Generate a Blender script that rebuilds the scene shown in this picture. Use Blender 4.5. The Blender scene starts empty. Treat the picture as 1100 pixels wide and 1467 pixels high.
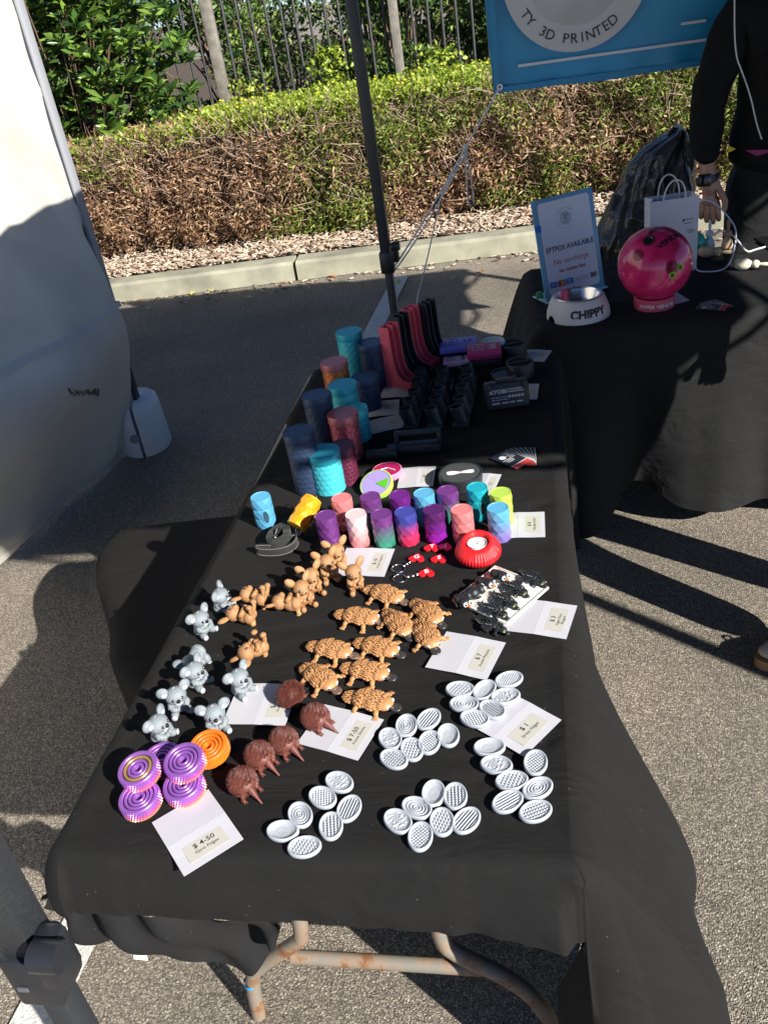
import bpy, bmesh, math, random
import numpy as np
from mathutils import Vector, Matrix, Euler, noise
R_ = math.radians
PI = math.pi
sc = bpy.context.scene
COL = sc.collection
# ---------------------------------------------------------------- camera
CX, CY, F, HC = 550.0, 733.5, 1264.8, 1.72
def _basis():
    n = np.array([890 - CX, 2800 - CY, F]); v = np.array([753 - CX, -74 - CY, F])
    d = n / np.linalg.norm(n)
    Y = v - d * (v @ d); Y /= np.linalg.norm(Y)
    return np.array([np.cross(Y, -d), Y, -d])
RM = _basis()
cam = bpy.data.cameras.new('camera'); camo = bpy.data.objects.new('camera', cam); COL.objects.link(camo)
_m = Matrix.Identity(4)
for i in range(3):
    _m[i][0] = RM[i, 0]; _m[i][1] = -RM[i, 1]; _m[i][2] = -RM[i, 2]
_m[2][3] = HC
camo.matrix_world = _m
cam.sensor_fit = 'HORIZONTAL'; cam.sensor_width = 36; cam.lens = F / 1100 * 36
cam.clip_start = 0.05; cam.clip_end = 500
sc.camera = camo
# ---------------------------------------------------------------- light
SUN = Vector((1.37, -1.06, 1.0)).normalized()
w = bpy.data.worlds.new('World'); sc.world = w; w.use_nodes = True
nt = w.node_tree; nt.nodes.clear()
sky = nt.nodes.new('ShaderNodeTexSky'); sky.sky_type = 'NISHITA'; sky.sun_disc = False
sky.air_density = .6; sky.dust_density = 0; sky.ozone_density = 6; sky.sun_elevation = math.asin(SUN.z); sky.sun_rotation = math.atan2(SUN.x, SUN.y)
bg = nt.nodes.new('ShaderNodeBackground'); bg.inputs[1].default_value = 0.062
out = nt.nodes.new('ShaderNodeOutputWorld')
nt.links.new(sky.outputs[0], bg.inputs[0]); nt.links.new(bg.outputs[0], out.inputs[0])
sl = bpy.data.lights.new('sun', 'SUN'); sl.energy = 5.0; sl.angle = R_(0.5); sl.color = (1.0, 0.955, 0.89)
so = bpy.data.objects.new('sun', sl); COL.objects.link(so); so.location = (3, -3, 6)
so.rotation_euler = SUN.to_track_quat('Z', 'Y').to_euler()
sc.view_settings.view_transform = 'Standard'; sc.view_settings.look = 'None'
sc.view_settings.exposure = 0.95; sc.view_settings.gamma = 1.0
sc.cycles.max_bounces = 6

# ---------------------------------------------------------------- photo measure helpers
TZ = 0.74
def P(px, py, z=TZ):
    r = RM @ np.array([px - CX, py - CY, F]); t = (z - HC) / r[2]
    return Vector((r[0] * t, r[1] * t, z))
def PY(px, py, Y):
    r = RM @ np.array([px - CX, py - CY, F]); t = Y / r[1]
    return Vector((r[0] * t, Y, HC + r[2] * t))
def heading(px, py, dx, dy, z=TZ):
    d = P(px + dx, py + dy, z) - P(px, py, z)
    return math.atan2(d.y, d.x)
rng = random.Random(7)

# ---------------------------------------------------------------- mesh builder
class MB:
    def __init__(s): s.v = []; s.f = []; s.m = []
    def add(s, vs, fs, mi=0, M=None):
        o = len(s.v)
        if M is not None: vs = [M @ Vector(p) for p in vs]
        s.v += [tuple(p) for p in vs]
        s.f += [tuple(i + o for i in f) for f in fs]; s.m += [mi] * len(fs)
        return s
    def box(s, c, d, M=None, bev=0.0, mi=0):
        bm = bmesh.new(); bmesh.ops.create_cube(bm, size=1)
        for v in bm.verts: v.co = Vector((v.co.x * d[0], v.co.y * d[1], v.co.z * d[2]))
        if bev: bmesh.ops.bevel(bm, geom=bm.edges[:], offset=bev, segments=2, profile=.5, affect='EDGES')
        bm.verts.index_update()
        vs = [v.co + Vector(c) for v in bm.verts]; fs = [[v.index for v in f.verts] for f in bm.faces]
        bm.free(); return s.add(vs, fs, mi, M)
    def lathe(s, prof, n=32, M=None, mi=0, cap0=True, cap1=True, fr=None):
        # prof list of (r,z) ; fr(theta,k)->radius multiplier
        vs = []; fs = []
        for k, (r, z) in enumerate(prof):
            for i in range(n):
                a = 2 * PI * i / n; q = r * (fr(a, k) if fr else 1)
                vs.append((q * math.cos(a), q * math.sin(a), z))
        for k in range(len(prof) - 1):
            for i in range(n):
                j = (i + 1) % n
                fs.append((k * n + i, k * n + j, (k + 1) * n + j, (k + 1) * n + i))
        if cap0: fs.append(tuple(range(n - 1, -1, -1)))
        if cap1: fs.append(tuple((len(prof) - 1) * n + i for i in range(n)))
        return s.add(vs, fs, mi, M)
    def ell(s, c, r, M=None, n=14, mi=0, rot=None, dist=None):
        vs = []; fs = []; h = n // 2 + 2
        E = Euler(rot).to_matrix() if rot else None
        for k in range(h + 1):
            t = PI * k / h
            for i in range(n):
                a = 2 * PI * i / n
                p = Vector((math.sin(t) * math.cos(a) * r[0], math.sin(t) * math.sin(a) * r[1], math.cos(t) * r[2]))
                if dist: p = dist(p)
                if E: p = E @ p
                vs.append(p + Vector(c))
        for k in range(h):
            for i in range(n):
                j = (i + 1) % n
                if k == 0: fs.append((i, (k + 1) * n + i, (k + 1) * n + j))
                elif k == h - 1: fs.append((k * n + i, (k + 1) * n + i, k * n + j))
                else: fs.append((k * n + i, (k + 1) * n + i, (k + 1) * n + j, k * n + j))
        return s.add(vs, fs, mi, M)
    def tube(s, pts, r, n=8, M=None, mi=0, caps=True, sq=None):
        pts = [Vector(p) for p in pts]; rr = r if isinstance(r, (list, tuple)) else [r] * len(pts)
        vs = []; fs = []; up = None
        for k, p in enumerate(pts):
            a = pts[max(k - 1, 0)]; b = pts[min(k + 1, len(pts) - 1)]; t = (b - a)
            if t.length < 1e-9: t = Vector((0, 0, 1))
            t.normalize()
            if up is None:
                up = Vector((0, 0, 1)) if abs(t.z) < .9 else Vector((1, 0, 0))
            x = t.cross(up); x.normalize(); up = x.cross(t); up.normalize()
            for i in range(n):
                g = 2 * PI * i / n
                cx_, sx_ = math.cos(g), math.sin(g)
                if sq: cx_ *= sq[0]; sx_ *= sq[1]
                vs.append(p + (x * cx_ + up * sx_) * rr[k])
        for k in range(len(pts) - 1):
            for i in range(n):
                j = (i + 1) % n; fs.append((k * n + i, k * n + j, (k + 1) * n + j, (k + 1) * n + i))
        if caps: fs.append(tuple(range(n - 1, -1, -1))); fs.append(tuple((len(pts) - 1) * n + i for i in range(n)))
        return s.add(vs, fs, mi, M)
    def prism(s, poly, h, M=None, mi=0, z0=0.0):
        n = len(poly)
        ar = sum(poly[i][0] * poly[(i + 1) % n][1] - poly[(i + 1) % n][0] * poly[i][1] for i in range(n))
        if ar < 0: poly = poly[::-1]
        vs = [(p[0], p[1], z0) for p in poly] + [(p[0], p[1], z0 + h) for p in poly]
        fs = [tuple(range(n - 1, -1, -1)), tuple(range(n, 2 * n))]
        for i in range(n): j = (i + 1) % n; fs.append((i, j, n + j, n + i))
        return s.add(vs, fs, mi, M)
    def grid(s, fn, nu, nv, mi=0, M=None, closed=False):
        vs = [fn(i / (nu - (0 if closed else 1)), j / (nv - 1)) for j in range(nv) for i in range(nu)]; fs = []
        for j in range(nv - 1):
            for i in range(nu if closed else nu - 1):
                k = (i + 1) % nu
                fs.append((j * nu + i, j * nu + k, (j + 1) * nu + k, (j + 1) * nu + i))
        return s.add(vs, fs, mi, M)
    def mesh(s, name, mats, smooth=35):
        me = bpy.data.meshes.new(name)
        me.from_pydata(s.v, [], s.f)
        mats = mats if isinstance(mats, (list, tuple)) else [mats]
        for m in mats: me.materials.append(m)
        if len(mats) > 1: me.polygons.foreach_set('material_index', s.m)
        if smooth:
            me.polygons.foreach_set('use_smooth', [True] * len(me.polygons))
            try: me.set_sharp_from_angle(angle=R_(smooth))
            except Exception: pass
        me.update(); return me
    def build(s, name, mats, parent=None, smooth=35, loc=None, rot=None):
        o = bpy.data.objects.new(name, s.mesh(name, mats, smooth)); COL.objects.link(o)
        if parent: o.parent = parent
        if loc is not None: o.location = loc
        if rot is not None: o.rotation_euler = rot
        return o
def T(x=0, y=0, z=0, rx=0, ry=0, rz=0, s=1):
    return Matrix.Translation((x, y, z)) @ Euler((rx, ry, rz)).to_matrix().to_4x4() @ Matrix.Scale(s, 4)
def tag(o, label=None, cat=None, group=None, kind=None):
    if label: o['label'] = label
    if cat: o['category'] = cat
    if group: o['group'] = group
    if kind: o['kind'] = kind
    return o
def thing(name, label, cat, loc=(0, 0, 0), rz=0, group=None, rot=None, scale=None):
    o = bpy.data.objects.new(name, None); COL.objects.link(o); o.empty_display_size = .02
    o.location = loc; o.rotation_euler = rot if rot else (0, 0, rz)
    if scale: o.scale = (scale,) * 3
    return tag(o, label, cat, group)
def dup(root, loc=None, rz=None, label=None, group=None, rot=None, scale=None):
    def cp(o, par):
        c = o.copy(); COL.objects.link(c); c.parent = par
        for ch in o.children: cp(ch, c)
        return c
    r = cp(root, None)
    if loc is not None: r.location = loc
    if rz is not None: r.rotation_euler = (0, 0, rz)
    if rot is not None: r.rotation_euler = rot
    if scale: r.scale = (scale,) * 3
    if label: r['label'] = label
    if group: r['group'] = group
    return r
def recolor(root, name, m):
    for ch in root.children_recursive:
        if ch.name.split('.')[0] == name:
            ch.data = ch.data.copy(); ch.data.materials[0] = m

def skin(name, pts, edges, m, parent=None, sub=2, root=0):
    me = bpy.data.meshes.new('s'); me.from_pydata([p[:3] for p in pts], edges, [])
    o = bpy.data.objects.new('s', me); COL.objects.link(o)
    md = o.modifiers.new('k', 'SKIN'); md.use_smooth_shade = True
    for i, sv in enumerate(me.skin_vertices[0].data):
        r = pts[i][3]; sv.radius = (r, r) if not isinstance(r, tuple) else r; sv.use_root = (i == root)
    sd = o.modifiers.new('d', 'SUBSURF'); sd.levels = sub
    dg = bpy.context.evaluated_depsgraph_get(); dg.update()
    nm = bpy.data.meshes.new_from_object(o.evaluated_get(dg)); nm.name = name
    bpy.data.objects.remove(o); bpy.data.meshes.remove(me)
    nm.materials.clear(); nm.materials.append(m)
    nm.polygons.foreach_set('use_smooth', [True] * len(nm.polygons))
    r = bpy.data.objects.new(name, nm); COL.objects.link(r)
    if parent: r.parent = parent
    return r
_txt = {}
def text(name, s, size, m, parent, M=None, depth=0.0, align='CENTER', bold=0.0, shear=0.0, sx=1.0):
    c = bpy.data.curves.new('t', 'FONT'); c.body = s; c.size = size; c.extrude = depth; c.align_x = align; c.align_y = 'CENTER'
    c.offset = bold; c.shear = shear; c.resolution_u = 3
    o = bpy.data.objects.new('t', c); COL.objects.link(o)
    dg = bpy.context.evaluated_depsgraph_get(); dg.update()
    me = bpy.data.meshes.new_from_object(o.evaluated_get(dg)); me.name = name
    bpy.data.objects.remove(o); bpy.data.curves.remove(c)
    if sx != 1: me.transform(Matrix.Diagonal((sx, 1, 1, 1)))
    me.materials.clear(); me.materials.append(m)
    r = bpy.data.objects.new(name, me); COL.objects.link(r)
    if M is not None: r.matrix_local = M if not isinstance(M, tuple) else T(*M)
    if parent: r.parent = parent
    return r
def textmesh_join(objs, name, parent):
    vs = MB()
    for o in objs:
        M = o.matrix_local
        vs.add([v.co for v in o.data.vertices], [tuple(p.vertices) for p in o.data.polygons], 0, M)
    m = objs[0].data.materials[0]
    for o in objs: bpy.data.objects.remove(o)
    return vs.build(name, m, parent, smooth=0)

# ---------------------------------------------------------------- materials
def nodes(name):
    m = bpy.data.materials.new(name); m.use_nodes = True
    n = m.node_tree.nodes; b = n['Principled BSDF']; return m, n, m.node_tree.links, b
def mat(name, col, rough=.5, metal=0., nscale=0, nvar=0.15, bump=0., bscale=200, spec=.5, sheen=0, coat=0, alpha=1, trans=0, sss=0, emit=None):
    m, n, l, b = nodes(name)
    b.inputs['Base Color'].default_value = (*col, 1); b.inputs['Roughness'].default_value = rough
    b.inputs['Metallic'].default_value = metal; b.inputs['Specular IOR Level'].default_value = spec
    if sheen: b.inputs['Sheen Weight'].default_value = sheen
    if coat: b.inputs['Coat Weight'].default_value = coat
    if trans: b.inputs['Transmission Weight'].default_value = trans
    tc = n.new('ShaderNodeTexCoord')
    if nscale:
        t = n.new('ShaderNodeTexNoise'); t.inputs['Scale'].default_value = nscale; t.inputs['Detail'].default_value = 5
        l.new(tc.outputs['Object'], t.inputs['Vector'])
        r = n.new('ShaderNodeValToRGB')
        r.color_ramp.elements[0].position = .3; r.color_ramp.elements[1].position = .7
        r.color_ramp.elements[0].color = (*[c * (1 - nvar) for c in col], 1)
        r.color_ramp.elements[1].color = (*[min(1, c * (1 + nvar)) for c in col], 1)
        l.new(t.outputs[0], r.inputs[0]); l.new(r.outputs[0], b.inputs['Base Color'])
    if bump:
        t = n.new('ShaderNodeTexNoise'); t.inputs['Scale'].default_value = bscale; t.inputs['Detail'].default_value = 3
        l.new(tc.outputs['Object'], t.inputs['Vector'])
        q = n.new('ShaderNodeBump'); q.inputs['Strength'].default_value = bump; q.inputs['Distance'].default_value = 1.0 / bscale
        l.new(t.outputs[0], q.inputs['Height']); l.new(q.outputs[0], b.inputs['Normal'])
    return m
def gradmat(name, c0, c1, z0, z1, rough=.35, metal=0.2, axis='Z', layer=True):
    m, n, l, b = nodes(name); tc = n.new('ShaderNodeTexCoord'); sp = n.new('ShaderNodeSeparateXYZ')
    l.new(tc.outputs['Object'], sp.inputs[0])
    mr = n.new('ShaderNodeMapRange'); mr.inputs[1].default_value = z0; mr.inputs[2].default_value = z1
    l.new(sp.outputs[axis], mr.inputs[0])
    r = n.new('ShaderNodeValToRGB'); r.color_ramp.elements[0].color = (*c0, 1); r.color_ramp.elements[1].color = (*c1, 1)
    l.new(mr.outputs[0], r.inputs[0]); l.new(r.outputs[0], b.inputs['Base Color'])
    b.inputs['Roughness'].default_value = rough; b.inputs['Metallic'].default_value = metal
    if layer: layers(n, l, b, tc)
    return m
def layers(n, l, b, tc, sc_=350, st=.25):
    w = n.new('ShaderNodeTexWave'); w.wave_type = 'BANDS'; w.bands_direction = 'Z'; w.inputs['Scale'].default_value = sc_
    l.new(tc.outputs['Object'], w.inputs['Vector'])
    q = n.new('ShaderNodeBump'); q.inputs['Strength'].default_value = st; q.inputs['Distance'].default_value = .0005
    l.new(w.outputs[0], q.inputs['Height']); l.new(q.outputs[0], b.inputs['Normal'])
def plastic(name, col, rough=.42, metal=0., st=.25):
    m, n, l, b = nodes(name); tc = n.new('ShaderNodeTexCoord')
    t = n.new('ShaderNodeTexNoise'); t.inputs['Scale'].default_value = 60; l.new(tc.outputs['Object'], t.inputs['Vector'])
    r = n.new('ShaderNodeValToRGB')
    r.color_ramp.elements[0].color = (*[c * .88 for c in col], 1); r.color_ramp.elements[1].color = (*[min(1, c * 1.1) for c in col], 1)
    l.new(t.outputs[0], r.inputs[0]); l.new(r.outputs[0], b.inputs['Base Color'])
    b.inputs['Roughness'].default_value = rough; b.inputs['Metallic'].default_value = metal
    layers(n, l, b, tc, 350, st); return m
def knit(name, col, scale=260):
    # tiny printed knit stitches as a bump pattern
    m, n, l, b = nodes(name); tc = n.new('ShaderNodeTexCoord')
    v = n.new('ShaderNodeTexVoronoi'); v.inputs['Scale'].default_value = scale; v.inputs['Randomness'].default_value = .25
    mp = n.new('ShaderNodeMapping'); mp.inputs['Scale'].default_value = (1, 1, 1.25)
    l.new(tc.outputs['Object'], mp.inputs[0]); l.new(mp.outputs[0], v.inputs['Vector'])
    q = n.new('ShaderNodeBump'); q.inputs['Strength'].default_value = .55; q.inputs['Distance'].default_value = .0018; q.invert = True
    l.new(v.outputs['Distance'], q.inputs['Height']); l.new(q.outputs[0], b.inputs['Normal'])
    r = n.new('ShaderNodeValToRGB'); r.color_ramp.elements[0].color = (*col, 1); r.color_ramp.elements[1].color = (*[c * .72 for c in col], 1)
    r.color_ramp.elements[1].position = .8
    l.new(v.outputs['Distance'], r.inputs[0]); l.new(r.outputs[0], b.inputs['Base Color'])
    b.inputs['Roughness'].default_value = .55; return m
def clothmat(name, col, wscale=1400, rough=.85, sheen=.15, bumpst=.35):
    m, n, l, b = nodes(name); tc = n.new('ShaderNodeTexCoord')
    t = n.new('ShaderNodeTexNoise'); t.inputs['Scale'].default_value = 14; t.inputs['Detail'].default_value = 8; t.inputs['Roughness'].default_value = .65
    l.new(tc.outputs['Object'], t.inputs['Vector'])
    t2 = n.new('ShaderNodeTexNoise'); t2.inputs['Scale'].default_value = 500; l.new(tc.outputs['Object'], t2.inputs['Vector'])
    mx = n.new('ShaderNodeMath'); mx.operation = 'ADD'; l.new(t.outputs[0], mx.inputs[0]); l.new(t2.outputs[0], mx.inputs[1])
    hf = n.new('ShaderNodeMath'); hf.operation = 'MULTIPLY'; hf.inputs[1].default_value = .5; l.new(mx.outputs[0], hf.inputs[0])
    r = n.new('ShaderNodeValToRGB'); r.color_ramp.elements[0].position = .3; r.color_ramp.elements[1].position = .72
    r.color_ramp.elements[0].color = (*[c * .85 for c in col], 1); r.color_ramp.elements[1].color = (*[c * 1.15 for c in col], 1)
    l.new(hf.outputs[0], r.inputs[0])
    # a few pale lint specks
    v = n.new('ShaderNodeTexVoronoi'); v.inputs['Scale'].default_value = 42; l.new(tc.outputs['Object'], v.inputs['Vector'])
    lt = n.new('ShaderNodeMath'); lt.operation = 'LESS_THAN'; lt.inputs[1].default_value = .035; l.new(v.outputs['Distance'], lt.inputs[0])
    mi = n.new('ShaderNodeMixRGB'); l.new(lt.outputs[0], mi.inputs[0]); l.new(r.outputs[0], mi.inputs[1]); mi.inputs[2].default_value = (.14, .14, .13, 1)
    l.new(mi.outputs[0], b.inputs['Base Color'])
    wv = n.new('ShaderNodeTexNoise'); wv.inputs['Scale'].default_value = wscale; l.new(tc.outputs['Object'], wv.inputs['Vector'])
    q = n.new('ShaderNodeBump'); q.inputs['Strength'].default_value = bumpst; q.inputs['Distance'].default_value = .0008
    l.new(wv.outputs[0], q.inputs['Height'])
    wr = n.new('ShaderNodeTexNoise'); wr.inputs['Scale'].default_value = 9; wr.inputs['Detail'].default_value = 4; wr.inputs['Distortion'].default_value = .6
    wm = n.new('ShaderNodeMapping'); wm.inputs['Scale'].default_value = (.55, 1.5, 1); wm.inputs['Rotation'].default_value = (0, 0, .35)
    l.new(tc.outputs['Object'], wm.inputs[0]); l.new(wm.outputs[0], wr.inputs['Vector'])
    q2 = n.new('ShaderNodeBump'); q2.inputs['Strength'].default_value = .75; q2.inputs['Distance'].default_value = .018
    l.new(wr.outputs[0], q2.inputs['Height']); l.new(q.outputs[0], q2.inputs['Normal']); l.new(q2.outputs[0], b.inputs['Normal'])
    b.inputs['Roughness'].default_value = rough; b.inputs['Sheen Weight'].default_value = sheen; b.inputs['Specular IOR Level'].default_value = .25
    return m
def leafmat(name, cols, nsc=1.3, rough=.45, trans=.25):
    # per-leaf colour from a face attribute, clump colour from object-space noise
    m, n, l, b = nodes(name); at = n.new('ShaderNodeAttribute'); at.attribute_name = 'leafrnd'
    r = n.new('ShaderNodeValToRGB'); e = r.color_ramp.elements
    e[0].color = (*cols[0], 1); e[1].color = (*cols[-1], 1)
    for i, c in enumerate(cols[1:-1]):
        q = e.new((i + 1) / (len(cols) - 1)); q.color = (*c, 1)
    l.new(at.outputs['Fac'], r.inputs[0]); l.new(r.outputs[0], b.inputs['Base Color'])
    b.inputs['Roughness'].default_value = rough
    tr = n.new('ShaderNodeBsdfTranslucent'); l.new(r.outputs[0], tr.inputs[0])
    mx = n.new('ShaderNodeMixShader'); mx.inputs[0].default_value = trans
    l.new(b.outputs[0], mx.inputs[1]); l.new(tr.outputs[0], mx.inputs[2])
    l.new(mx.outputs[0], n['Material Output'].inputs[0]); return m
K = {}
K['cloth'] = clothmat('black_cotton', (.0105, .0102, .0100), rough=.9, sheen=.0)
K['cloth2'] = clothmat('black_polyester', (.014, .014, .0145), wscale=500, sheen=0, bumpst=.8)
K['card'] = mat('card_paper', (.52, .52, .555), .6, bump=.1, bscale=900)
K['sticker'] = mat('sticker_paper', (.50, .49, .43), .6, bump=.05, bscale=700)
K['ink'] = mat('black_ink', (.02, .02, .022), .6)
K['white'] = plastic('white_print', (.40, .43, .47), .5, st=.15)
K['whitesp'] = mat('speckled_white_print', (.41, .44, .48), .5, nscale=700, nvar=.22, bump=.25, bscale=900)
K['grey'] = knit('grey_knit', (.27, .31, .33))
K['greyp'] = plastic('grey_plain', (.28, .32, .34))
K['tan'] = knit('tan_knit', (.44, .225, .095))
K['tanp'] = plastic('tan_plain', (.45, .225, .09), .45)
K['brown'] = plastic('brown_print', (.15, .045, .032), .45)
K['black'] = plastic('black_print', (.020, .022, .025), .36)
K['blackm'] = mat('black_metal', (.02, .021, .024), .45, 0.3, bump=.25, bscale=900)
K['eye'] = mat('eye_black', (.01, .01, .012), .15)
K['eyew'] = mat('eye_white', (.82, .82, .80), .3)
K['bill'] = plastic('bill_dark', (.04, .035, .035), .35)
K['billb'] = plastic('bill_brown', (.13, .085, .065), .35)
K['steel'] = mat('steel', (.6, .6, .6), .22, 1.0)
K['rope'] = mat('white_cord', (.72, .72, .72), .7, bump=.5, bscale=1200)
K['skin'] = mat('skin_tone', (.46, .25, .18), .5, nscale=60, nvar=.1, bump=.1, bscale=500)
K['jacket'] = clothmat('jacket', (.007, .007, .008), wscale=700, sheen=0)
K['navy'] = plastic('navy_print', (.022, .04, .085), .4)
K['orange'] = plastic('orange_print', (.9, .17, .012), .4)
K['red'] = plastic('red_print', (.72, .015, .02), .35)
K['pink'] = plastic('pink_print', (.75, .10, .14), .4)
# ================================================================ SETTING
def asphalt_mat():
    m, n, l, b = nodes('asphalt'); tc = n.new('ShaderNodeTexCoord')
    v = n.new('ShaderNodeTexVoronoi'); v.inputs['Scale'].default_value = 215; l.new(tc.outputs['Object'], v.inputs['Vector'])
    v2 = n.new('ShaderNodeTexVoronoi'); v2.inputs['Scale'].default_value = 380; l.new(tc.outputs['Object'], v2.inputs['Vector'])
    sp = n.new('ShaderNodeSeparateXYZ'); l.new(v.outputs['Color'], sp.inputs[0])
    r = n.new('ShaderNodeValToRGB'); e = r.color_ramp.elements
    e[0].position = 0; e[0].color = (.27, .24, .20, 1); e[1].position = 1; e[1].color = (.80, .73, .61, 1)
    a = e.new(.45); a.color = (.42, .37, .30, 1); a = e.new(.85); a.color = (.58, .51, .41, 1)
    l.new(sp.outputs[0], r.inputs[0])
    # dark tar between the stones
    dr = n.new('ShaderNodeValToRGB'); dr.color_ramp.elements[0].position = .32; dr.color_ramp.elements[1].position = .62
    dr.color_ramp.elements[0].color = (1, 1, 1, 1); dr.color_ramp.elements[1].color = (.50, .485, .47, 1)
    l.new(v.outputs['Distance'], dr.inputs[0])
    mx = n.new('ShaderNodeMixRGB'); mx.blend_type = 'MULTIPLY'; mx.inputs[0].default_value = 1
    l.new(r.outputs[0], mx.inputs[1]); l.new(dr.outputs[0], mx.inputs[2])
    t = n.new('ShaderNodeTexNoise'); t.inputs['Scale'].default_value = 1.6; t.inputs['Detail'].default_value = 6; l.new(tc.outputs['Object'], t.inputs['Vector'])
    tr = n.new('ShaderNodeValToRGB'); tr.color_ramp.elements[0].position = .3; tr.color_ramp.elements[1].position = .7
    tr.color_ramp.elements[0].color = (.74, .73, .71, 1); tr.color_ramp.elements[1].color = (1.12, 1.1, 1.06, 1); l.new(t.outputs[0], tr.inputs[0])
    m2 = n.new('ShaderNodeMixRGB'); m2.blend_type = 'MULTIPLY'; m2.inputs[0].default_value = 1
    l.new(mx.outputs[0], m2.inputs[1]); l.new(tr.outputs[0], m2.inputs[2]); l.new(m2.outputs[0], b.inputs['Base Color'])
    ad = n.new('ShaderNodeMath'); ad.operation = 'ADD'; l.new(v.outputs['Distance'], ad.inputs[0]); l.new(v2.outputs['Distance'], ad.inputs[1])
    q = n.new('ShaderNodeBump'); q.invert = True; q.inputs['Strength'].default_value = .9; q.inputs['Distance'].default_value = .006
    l.new(ad.outputs[0], q.inputs['Height']); l.new(q.outputs[0], b.inputs['Normal'])
    b.inputs['Roughness'].default_value = .7; return m
K['asphalt'] = asphalt_mat()
K['kerb'] = mat('kerb_concrete', (.31, .30, .22), .8, nscale=5, nvar=.30, bump=.5, bscale=180)
K['soil'] = mat('garden_soil', (.10, .07, .045), .9, nscale=20, nvar=.4, bump=.8, bscale=40)
K['paint'] = mat('road_paint', (.62, .61, .56), .7, nscale=90, nvar=.25, bump=.6, bscale=160)

ground = MB().grid(lambda u, v: (-60 + 120 * u, -40 + 140 * v, -.012 if (-40 + 140 * v) > 6.3 else 0), 2, 2).build('asphalt_ground', K['asphalt'], smooth=0)
tag(ground, kind='structure')
def kl(x): return 6.035 + .078 * x          # kerb face line
kb = MB(); xs = np.arange(-13.65, 13, 2.4)
prof = [(0, 0), (.004, .11), (.02, .13), (.15, .135), (.15, 0)]
for i, x0 in enumerate(xs):
    x1 = x0 + 2.375
    A = [(x0, kl(x0) + a - .03, z) for a, z in prof]; B = [(x1, kl(x1) + a - .03, z) for a, z in prof]
    n = len(prof); kb.add(A + B, [(j, (j + 1) % n, n + (j + 1) % n, n + j) for j in range(n)] + [tuple(range(n - 1, -1, -1)), tuple(range(n, 2 * n))])
tag(kb.build('kerb', K['kerb'], smooth=0), kind='structure')
gb = MB().grid(lambda u, v: ((-13 + 26 * u), kl(-13 + 26 * u) + .12 + 26 * v ** 1.5, .115 + .02 * noise.noise((u * 60, v * 60, 0)) + .05 * v), 120, 60)
tag(gb.build('garden_bed', K['soil'], smooth=80), kind='structure')
pl = MB(); pts = [(-1.16, .4), (-1.115, 1.5), (-1.06, 3.2), (-1.0, 4.9), (-.965, 5.74)]
for a, b_ in zip(pts, pts[1:]):
    pl.add([(a[0], a[1], .004), (a[0] + .105, a[1], .004), (b_[0] + .105, b_[1], .004), (b_[0], b_[1], .004)], [(0, 1, 2, 3)])
tag(pl.build('parking_line', K['paint'], smooth=0), kind='structure')

def chips(name, n, area, mats, size, label):
    r = random.Random(3); mb = MB()
    for i in range(n):
        x, y = area(r); zb = .132
        if i % 45 == 0: y = kl(x) - .03 - abs(r.gauss(0, .12)); zb = .006
        L = size * r.uniform(.5, 1.5); W = L * r.uniform(.2, .6)
        M = T(x, y, zb + r.uniform(0, .03) * (zb > .1), r.uniform(-.5, .5) * (zb > .1), r.uniform(-.5, .5) * (zb > .1), r.uniform(0, 6.3))
        h = .004
        mb.add([(-L, -W, 0), (L, -W * .6, 0), (L * .9, W, 0), (-L, W * .8, 0), (-L, -W, h), (L, -W * .6, h), (L * .9, W, h), (-L, W * .8, h)],
               [(4, 5, 6, 7), (0, 1, 5, 4), (1, 2, 6, 5), (2, 3, 7, 6), (3, 0, 4, 7)], r.choice([0, 0, 0, 1, 1, 2]), M)
    return tag(mb.build(name, mats, smooth=0), label, 'mulch', kind='stuff')
def ca(r):
    x = r.uniform(-5, 5); return x, kl(x) + .13 + abs(r.gauss(0, .38))
chips('wood_mulch', 17000, ca, [mat('chip_pale', (.58, .48, .37), .8), mat('chip_mid', (.40, .29, .20), .8), mat('chip_dark', (.14, .08, .045), .85)], .016,
      'pale wood chip mulch strewn between kerb and hedge')

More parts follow.
